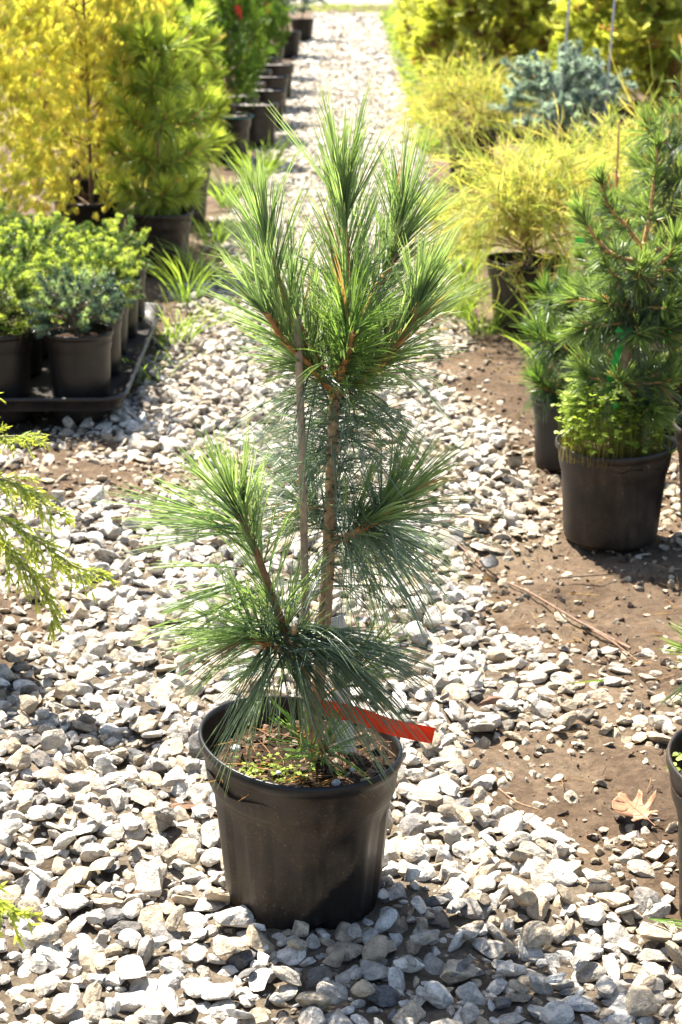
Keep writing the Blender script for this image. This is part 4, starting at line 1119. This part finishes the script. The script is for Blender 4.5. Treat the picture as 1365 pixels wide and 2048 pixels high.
for x, y, z, lab in ARB_TAG:
    tag(strip('plant_tag', [(x, y, z), (x + 0.01, y - 0.02, z - 0.03), (x + 0.012, y - 0.03, z - 0.075)], 0.035, (1, 0.3, 0), M_RED, 0.0008), lab, 'tag', 'red tags on the columnar conifers')
tw = tube([(-0.74 + 0.158 * math.cos(q), 10.45 + 0.158 * math.sin(q), 0.262 + 0.004 * math.sin(3 * q)) for q in np.linspace(0, 6.283, 25)], 0.003, 0.003, 5, (0.02, 0.2, 0.16), 2, sm=False)
tag(build('twine', tw, M_TWINE), 'teal twine round the rim of the nearest columnar conifer pot', 'twine')
# pots with pale tops and only stubs
G_P = 'pots with pale topdressing beside the path'
for x, y, lab in [(-0.61, 11.15, 'black pot with a pale grey disc on top, first after the twine ringed pot'), (-0.60, 12.2, 'black pot with a pale grey disc on top, second beside the path'),
                  (-0.62, 13.35, 'black pot with a pale grey disc on top, third beside the path'), (-0.62, 14.6, 'black pot with a pale grey disc on top, farthest beside the path')]:
    t = thing('nursery_pot', lab, 'pot', (x, y, 0), 0, G_P); add_pot(t, 'big', 0, True)

BLUE_OLD, BLUE_TIP = (0.17, 0.23, 0.235), (0.34, 0.42, 0.42)
def blue_spruce(x, y, H, R_, seed, lab, n=34, npn=60, base=0.25):
    g_ = np.random.default_rng(seed)
    t_ = thing('potted_spruce', lab, 'potted spruce', (x, y, 0), 0, 'blue spruces'); add_pot(t_, 'big')
    spruce(t_, g_, base, H, R_, n, 0.11, 0.030, BLUE_OLD, BLUE_TIP, int(npn * 1.6), 0.0056, tip_frac=0.6, trunk_top=0.9)
    return t_
b0 = blue_spruce(-0.70, 19.4, 1.15, 0.30, 301, 'silvery blue spruce beside the far left of the path')
copy_tree(b0, (-0.62, 22.3, 0), 2.0, 'farthest silvery blue spruce, its dark pot edging the path end', 'blue spruces')
copy_tree(b0, (-1.15, 20.8, 0), 4.0, 'silvery blue spruce in the second row behind the pathside one', 'blue spruces')
blue_spruce(1.10, 9.2, 0.68, 0.30, 302, 'low spreading blue spruce on the right below the golden plumes', 42, 80, 0.25)
G_K = 'thin metal stakes in the blue spruce'
for x0, x1, y, lab in [(1.06, 1.12, 9.1, 'left thin grey metal stake rising from the low blue spruce'), (1.30, 1.355, 9.15, 'right thin grey metal stake rising from the low blue spruce')]:
    tag(build('metal_stake', tube([(x0, y, 0.2), ((x0 + x1) / 2, y, 0.75), (x1, y, 1.5)], 0.006, 0.006, 7, (0.4,) * 3, 4), M_STEEL, None, True), lab, 'stake', G_K)

# ------------------------------------------------------------------ right: golden plumes and threadleaf bushes
PLUMEC = [(0.60, 0.58, 0.14), (0.55, 0.53, 0.13), (0.36, 0.38, 0.06), (0.24, 0.28, 0.045), (0.14, 0.18, 0.03)]
G_PL = 'golden plume conifers on the right of the path'
def plume_proto(seed, brown=0.10):
    g_ = np.random.default_rng(seed)
    t_ = thing('potted_conifer', 'x', 'potted conifer', (0, 0, 0), 0, G_PL); add_pot(t_, 'big')
    scale_conifer(t_, g_, 1.40, 0.56, 1700, 0.113, PLUMEC, 0.25, 0.45, clumps=120, branches=44, templates=PLUME, bare=0.02, brown=brown,
                  prof=lambda u: np.clip(1.05 - 0.62 * u, 0, 1) * np.clip(0.55 + 3 * u, 0, 1))
    return t_
pls = [plume_proto(401), plume_proto(402, 0.30)]
PL_AT = [(0.98, 12.2, 1, 'golden plume conifer with orange brown dead sprays low beside the path'), (1.75, 11.2, 0, 'golden plume conifer behind the metal stakes at the right'),
         (1.00, 14.6, 0, 'second golden plume conifer along the right of the path'), (1.05, 17.5, 0, 'third golden plume conifer along the right of the path'),
         (1.10, 21.0, 0, 'fourth golden plume conifer along the right of the path'), (1.15, 25.0, 0, 'farthest golden plume conifer beside the end of the path'),
         (2.0, 13.8, 1, 'golden plume conifer in the second row near the right edge'), (2.1, 16.8, 0, 'golden plume conifer in the second row, one place farther'),
         (2.6, 12.4, 0, 'golden plume conifer cut off by the upper right corner'), (2.3, 20.5, 0, 'golden plume conifer deep in the right hand block')]
usedp = [0, 0]
for k, (x, y, q, lab) in enumerate(PL_AT):
    if not usedp[q]:
        usedp[q] = 1; o = pls[q]; o.location = (x, y, 0); o['label'] = lab
    else:
        copy_tree(pls[q], (x, y, 0), k * 1.7, lab, G_PL)

THR = [(0.46, 0.44, 0.12), (0.36, 0.38, 0.10), (0.24, 0.29, 0.07), (0.46, 0.38, 0.13)]
G_T = 'golden threadleaf bushes on the right'
for k, (x, y, H, R_, n_, size, lab) in enumerate([
    (0.60, 5.85, 0.66, 0.33, 1750, 'std', 'stringy yellow threadleaf bush in the tilted looking black pot edged by grass'),
    (0.98, 6.35, 0.66, 0.34, 1750, 'std', 'yellow threadleaf bush behind the slim candled pine'),
    (1.30, 5.70, 0.64, 0.34, 1500, 'std', 'yellow threadleaf bush at the right edge behind the pines'),
    (0.66, 9.60, 0.62, 0.34, 1300, 'big', 'sparse yellow threadleaf bush leaning over the path, farther back')]):
    t = thing('potted_cypress', lab, 'potted cypress', (x, y, 0), 0, G_T); add_pot(t, size)
    threadleaf(t, np.random.default_rng(500 + k), 0.22, H, R_, n_, THR)

# ------------------------------------------------------------------ left foreground: thread branches of a potted cypress beyond the edge
def sprig_branch(t, rng, poly, n, L, cols, name='branch'):
    P = smooth(poly, 8); T_ = axis_frames(P)
    b_ = build(name, tube(P, 0.0032, 0.0012, 6, (0.27, 0.25, 0.09), 2, 0, rng, sm=False), M_BARK, t, True)
    q = rng.integers(int(len(P) * 0.30), len(P), n); tt = q / len(P)
    d = nrm(T_[q] * 1.0 + nrm(rng.normal(size=(n, 3)) * [1, 1, 0.45]) * 0.75 + np.array([0, 0, -0.15]))
    l = L * (1.15 - 0.6 * tt) * rng.uniform(0.6, 1.2, n); bd = np.zeros((n, 3)); bd[:, 2] = -0.20
    c0 = np.array([0.27, 0.33, 0.11]); c1 = np.asarray(cols, float)
    parts = [ribbons(P[q], d, l, 0.0022, rng, bd, 4, c0, c0 * 0.5 + c1 * 0.5, vary=0.2)]
    for k in range(13):
        f = rng.uniform(0.12, 1.0, n)[:, None]
        o2 = P[q] + d * l[:, None] * f + bd * l[:, None] * f * f; d2 = nrm(d + 2 * bd * f * 0.6 + rng.normal(0, 0.48, (n, 3)))
        mixw = np.clip(f * 0.9 + rng.normal(0, 0.12, (n, 1)), 0, 1)
        parts.append(ribbons(o2, d2, l * rng.uniform(0.16, 0.38, n), 0.0034, rng, bd * 0.4, 2, c0 * (1 - mixw) + c1 * mixw * 0.9, c0 * (1 - mixw) * 0.8 + c1 * mixw, vary=0.2))
    stuffed(build('foliage', parts, M_LEAF, b_))
LIME = (0.52, 0.54, 0.09)
rc = np.random.default_rng(81)
t = thing('potted_cypress', 'lime green cypress reaching feathery branches in from the left edge', 'potted cypress', (-0.775, 2.95, 0.0), 0, 'lime green cypresses at the left edge')
add_pot(t, 'std')
build('trunk', tube([(0, 0, 0.19), (0.01, 0, 0.32), (0.0, 0, 0.55)], 0.009, 0.006, 8, (0.20, 0.12, 0.07), 5, 0.06, rc), M_BARK, t, True)
for poly, n_, L_ in [
    ([(0.0, -0.02, 0.34), (0.13, -0.10, 0.345), (0.22, -0.16, 0.32), (0.30, -0.19, 0.275), (0.35, -0.20, 0.265)], 56, 0.062),
    ([(0.0, -0.02, 0.34), (0.10, -0.12, 0.34), (0.19, -0.17, 0.29), (0.245, -0.19, 0.23), (0.265, -0.20, 0.18)], 46, 0.065),
    ([(0.0, -0.02, 0.38), (0.10, -0.08, 0.40), (0.19, -0.12, 0.40), (0.265, -0.14, 0.355)], 36, 0.075),
    ([(0.0, -0.02, 0.42), (0.09, -0.06, 0.455), (0.155, -0.08, 0.47), (0.225, -0.09, 0.475)], 26, 0.065),
    ([(0.0, 0.0, 0.46), (0.08, -0.04, 0.52), (0.15, -0.05, 0.545)], 22, 0.06),
    ([(0.0, 0.0, 0.46), (-0.08, -0.08, 0.50), (-0.2, -0.10, 0.44)], 26, 0.08)]:
    sprig_branch(t, rc, poly, n_, L_, LIME)
t = thing('potted_cypress', 'lime green cypress whose blurred tip shows at the left edge, nearest the camera', 'potted cypress', (-0.62, 1.72, 0.0), 0, 'lime green cypresses at the left edge')
add_pot(t, 'std')
build('trunk', tube([(0, 0, 0.19), (0.01, 0, 0.32), (0.0, 0, 0.5)], 0.009, 0.006, 8, (0.20, 0.12, 0.07), 5, 0.06, rc), M_BARK, t, True)
for poly, n_, L_ in [([(0.0, 0.0, 0.33), (0.10, -0.06, 0.37), (0.20, -0.10, 0.35), (0.255, -0.11, 0.31)], 40, 0.06),
                     ([(0.0, 0.0, 0.36), (-0.1, -0.06, 0.44), (-0.2, -0.08, 0.42)], 26, 0.08), ([(0.0, 0.0, 0.4), (0.02, 0.06, 0.5), (0.0, 0.1, 0.56)], 26, 0.08)]:
    sprig_branch(t, rc, poly, n_, L_, LIME)

# ------------------------------------------------------------------ weeds and grass
rg = np.random.default_rng(91)
G_W = 'weed tufts at the edges of the gravel path'
for x, y, n_, L_, W_, lab in [
    (-0.585, 5.62, 26, 0.24, 0.007, 'arching green grass weed beside the rear corner of the tray'), (-0.60, 6.25, 34, 0.28, 0.007, 'tall green grass weed in front of the bright yellow green pine pot'),
    (-0.56, 6.75, 30, 0.24, 0.007, 'grass weed at the gravel edge right of the yellow green pine pot'), (-0.61, 5.05, 10, 0.15, 0.007, 'short grass weed beside the middle of the tray'),
    (-0.52, 5.30, 8, 0.10, 0.006, 'small grass weed on the gravel beside the tray'), (-0.48, 5.95, 12, 0.10, 0.006, 'low weed spreading on the gravel opposite the tray'),
    (-0.60, 7.5, 30, 0.20, 0.008, 'grass weed between the two yellow green pines and the path'),
    (-0.52, 9.35, 40, 0.30, 0.010, 'grass weed in front of the twine ringed pot'), (-0.47, 10.1, 30, 0.26, 0.010, 'grass weed at the path edge beside the twine ringed pot'),
    (-0.62, 8.6, 30, 0.26, 0.010, 'grass weed beside the path behind the yellow green pines'),
    (0.37, 6.05, 60, 0.26, 0.007, 'soft bright grass weed left of the threadleaf bush pot'), (0.42, 6.6, 60, 0.30, 0.008, 'taller grass weed behind the left side of the threadleaf bush'),
    (0.45, 5.75, 34, 0.18, 0.006, 'feathery weed at the foot of the threadleaf bush pot'), (0.64, 5.48, 22, 0.34, 0.011, 'broad bladed grass weed in front of the threadleaf bush pot'),
    (0.60, 5.25, 12, 0.16, 0.008, 'small arching grass weed on the bare soil'), (0.72, 5.40, 24, 0.30, 0.008, 'grass weed between the threadleaf pot and the pines'),
    (0.66, 4.85, 18, 0.12, 0.006, 'low grass weed behind the soft pine pot'),
    (0.41, 8.2, 40, 0.22, 0.009, 'grass weed at the right path edge before the sparse threadleaf bush'), (0.47, 11.0, 40, 0.20, 0.010, 'grass weed under the golden plumes beside the path')]:
    grass_tuft('weed_clump', lab, G_W, x, y, n_, L_, rg, W_)
# verge grass: the strip at the path end, and the right edge of the path farther on
n = 5000
X = np.concatenate([rg.uniform(-14, 14, n), rg.uniform(0.46, 0.80, 2600)]); Y = np.concatenate([rg.uniform(30.0, 33.2, n), rg.uniform(10.5, 30, 2600)])
n = len(X); a = rg.uniform(0, 6.28, n)
stuffed(build('grass', [ribbons(np.stack([X, Y, np.zeros(n)], -1), np.stack([np.cos(a) * 0.5, np.sin(a) * 0.5, np.ones(n)], -1), rg.uniform(0.05, 0.15, n), 0.022, rg,
    np.stack([np.cos(a) * 0.4, np.sin(a) * 0.4, -0.4 * np.ones(n)], -1), 2, (0.12, 0.17, 0.03), (0.26, 0.32, 0.06), prof='blade', vary=0.3)], M_LEAF))

# ------------------------------------------------------------------ small things on the ground
# dry oak leaf
def oak_leaf():
    half = [(0.0, 0.0), (0.006, 0.012), (0.022, 0.016), (0.036, 0.010), (0.034, 0.020), (0.020, 0.027), (0.030, 0.036), (0.052, 0.044), (0.060, 0.056), (0.046, 0.056), (0.024, 0.050), (0.015, 0.056),
            (0.024, 0.066), (0.040, 0.078), (0.038, 0.088), (0.024, 0.080), (0.010, 0.074), (0.010, 0.086), (0.012, 0.100), (0.0, 0.110)]
    out = half + [(-x * 0.93, y * 0.98 + 0.002) for x, y in half[-2:0:-1]]
    bm = bmesh.new(); vs = [bm.verts.new((x, y, 0)) for x, y in out]; bm.faces.new(vs)
    bmesh.ops.triangulate(bm, faces=bm.faces[:]); bmesh.ops.subdivide_edges(bm, edges=bm.edges[:], cuts=2, use_grid_fill=True)
    for v in bm.verts:
        x, y = v.co.x, v.co.y
        v.co.z = 6.5 * x * x + 2.4 * (y - 0.05) ** 2 + 0.0035 * math.sin(90 * x + 40 * y)
    me = bpy.data.meshes.new('dry_leaf'); bm.to_mesh(me); bm.free(); me.materials.append(M_LEAFDRY)
    for p in me.polygons: p.use_smooth = True
    o = bpy.data.objects.new('dry_leaf', me); COL.objects.link(o)
    m = o.modifiers.new('thickness', 'SOLIDIFY'); m.thickness = 0.0006
    return o
lf = tag(oak_leaf(), 'pale tan dry oak leaf with pointed lobes lying on the soil', 'leaf')
lf.location = (0.455, 2.345, 0.012); lf.rotation_euler = (math.radians(10), math.radians(-6), math.radians(28)); lf.scale = (0.70, 0.70, 0.70)
vz = lambda x, y: 6.5 * x * x + 2.4 * (y - 0.05) ** 2 + 0.0035 * math.sin(90 * x + 40 * y) + 0.0012
vp = tube([(0, -0.022, vz(0, 0)), (0, 0.0, vz(0, 0)), (0, 0.055, vz(0, 0.055)), (0, 0.104, vz(0, 0.104))], 0.0010, 0.0004, 5, (0.3, 0.15, 0.07), 4)
for s in (-1, 1):
    for (x, y, y0) in ((0.030, 0.014, 0.004), (0.050, 0.050, 0.024), (0.034, 0.082, 0.05)):
        vp += tube([(0, y0, vz(0, y0)), (s * x * 0.5, (y + y0) / 2, vz(x * 0.5, (y + y0) / 2)), (s * x, y, vz(x, y))], 0.0006, 0.0003, 4, (0.3, 0.15, 0.07), 3)
build('vein', vp, M_VEIN, lf, True)

def twig(label, pts, r0, r1, col, seed, fork=None):
    g_ = np.random.default_rng(seed)
    pts = [(x, y, float(ground_z(x, y)) + z) for x, y, z in pts]
    p = tube(pts, r0, r1, 7, col, 5, 0.08, g_)
    if fork:
        p += tube([(x, y, float(ground_z(x, y)) + z) for x, y, z in fork], r1 * 0.8, r1 * 0.4, 5, col, 4, 0.05, g_)
    return tag(build('twig', p, M_BARK, None, True), label, 'twig')
twig('long thin brown twig lying across the bare soil', [(0.200, 3.72, 0.02), (0.300, 3.47, 0.014), (0.375, 3.31, 0.012), (0.45, 3.17, 0.014), (0.535, 3.05, 0.012)], 0.0016, 0.0034, (0.17, 0.10, 0.06), 1,
     [(0.47, 3.14, 0.012), (0.505, 3.07, 0.010), (0.54, 2.99, 0.008)])
twig('short bent dry twig on the soil left of the oak leaf', [(0.235, 2.46, 0.02), (0.262, 2.43, 0.014), (0.295, 2.405, 0.012)], 0.002, 0.0012, (0.26, 0.16, 0.09), 2)
twig('forked dark twig in the shadow before the weedy pot', [(0.44, 3.42, 0.01), (0.50, 3.40, 0.018), (0.56, 3.43, 0.016)], 0.002, 0.0012, (0.10, 0.065, 0.04), 3)
gn = ribbons(np.array([[0.385, 2.835, 0.022]] * 3) , np.array([[1, 0.12, 0.05], [1, 0.2, 0.03], [1, 0.05, 0.06]]), 0.075, 0.0026, rg, None, 4, (0.25, 0.2, 0.06), (0.16, 0.30, 0.04))
tag(build('fallen_needle', [gn], M_LEAF), 'fallen bundle of green needles on the stones between the red ribbon and the twig', 'needle')
gn = ribbons(np.array([[0.405, 2.045, 0.03]] * 4), np.array([[1, -0.32, 0.02], [1, -0.45, 0.05], [1, -0.2, 0.06], [1, -0.6, 0.03]]), 0.07, 0.0024, rg, None, 4, (0.10, 0.18, 0.04), (0.16, 0.28, 0.05))
tag(build('fallen_needle', [gn], M_LEAF), 'fallen green needles on the gravel beside the corner pot', 'needle')
def lump(name, mat, loc, s, seed, label, cat):
    v, f = stone_shape(3, np.random.default_rng(seed)); o = build(name, [(v * np.array(s), f, None)], mat); o.location = loc; o.rotation_euler = (0.1, 0.2, seed)
    return tag(o, label, cat)
lump('charred_lump', M_CHAR, (0.292, 3.475, 0.018), (0.024, 0.024, 0.026), 5, 'black charred lump at the gravel edge left of the long twig', 'lump')
lump('bark_chip', M_BARKCHIP, (0.242, 2.74, 0.030), (0.032, 0.018, 0.015), 7, 'reddish brown bark chip on the stones right of the red ribbon', 'bark chip')
lump('bark_chip', M_BARKCHIP, (-0.262, 2.405, 0.006), (0.03, 0.02, 0.012), 9, 'dark crumbling bark lying in the gap in the gravel left of the pot', 'bark chip')
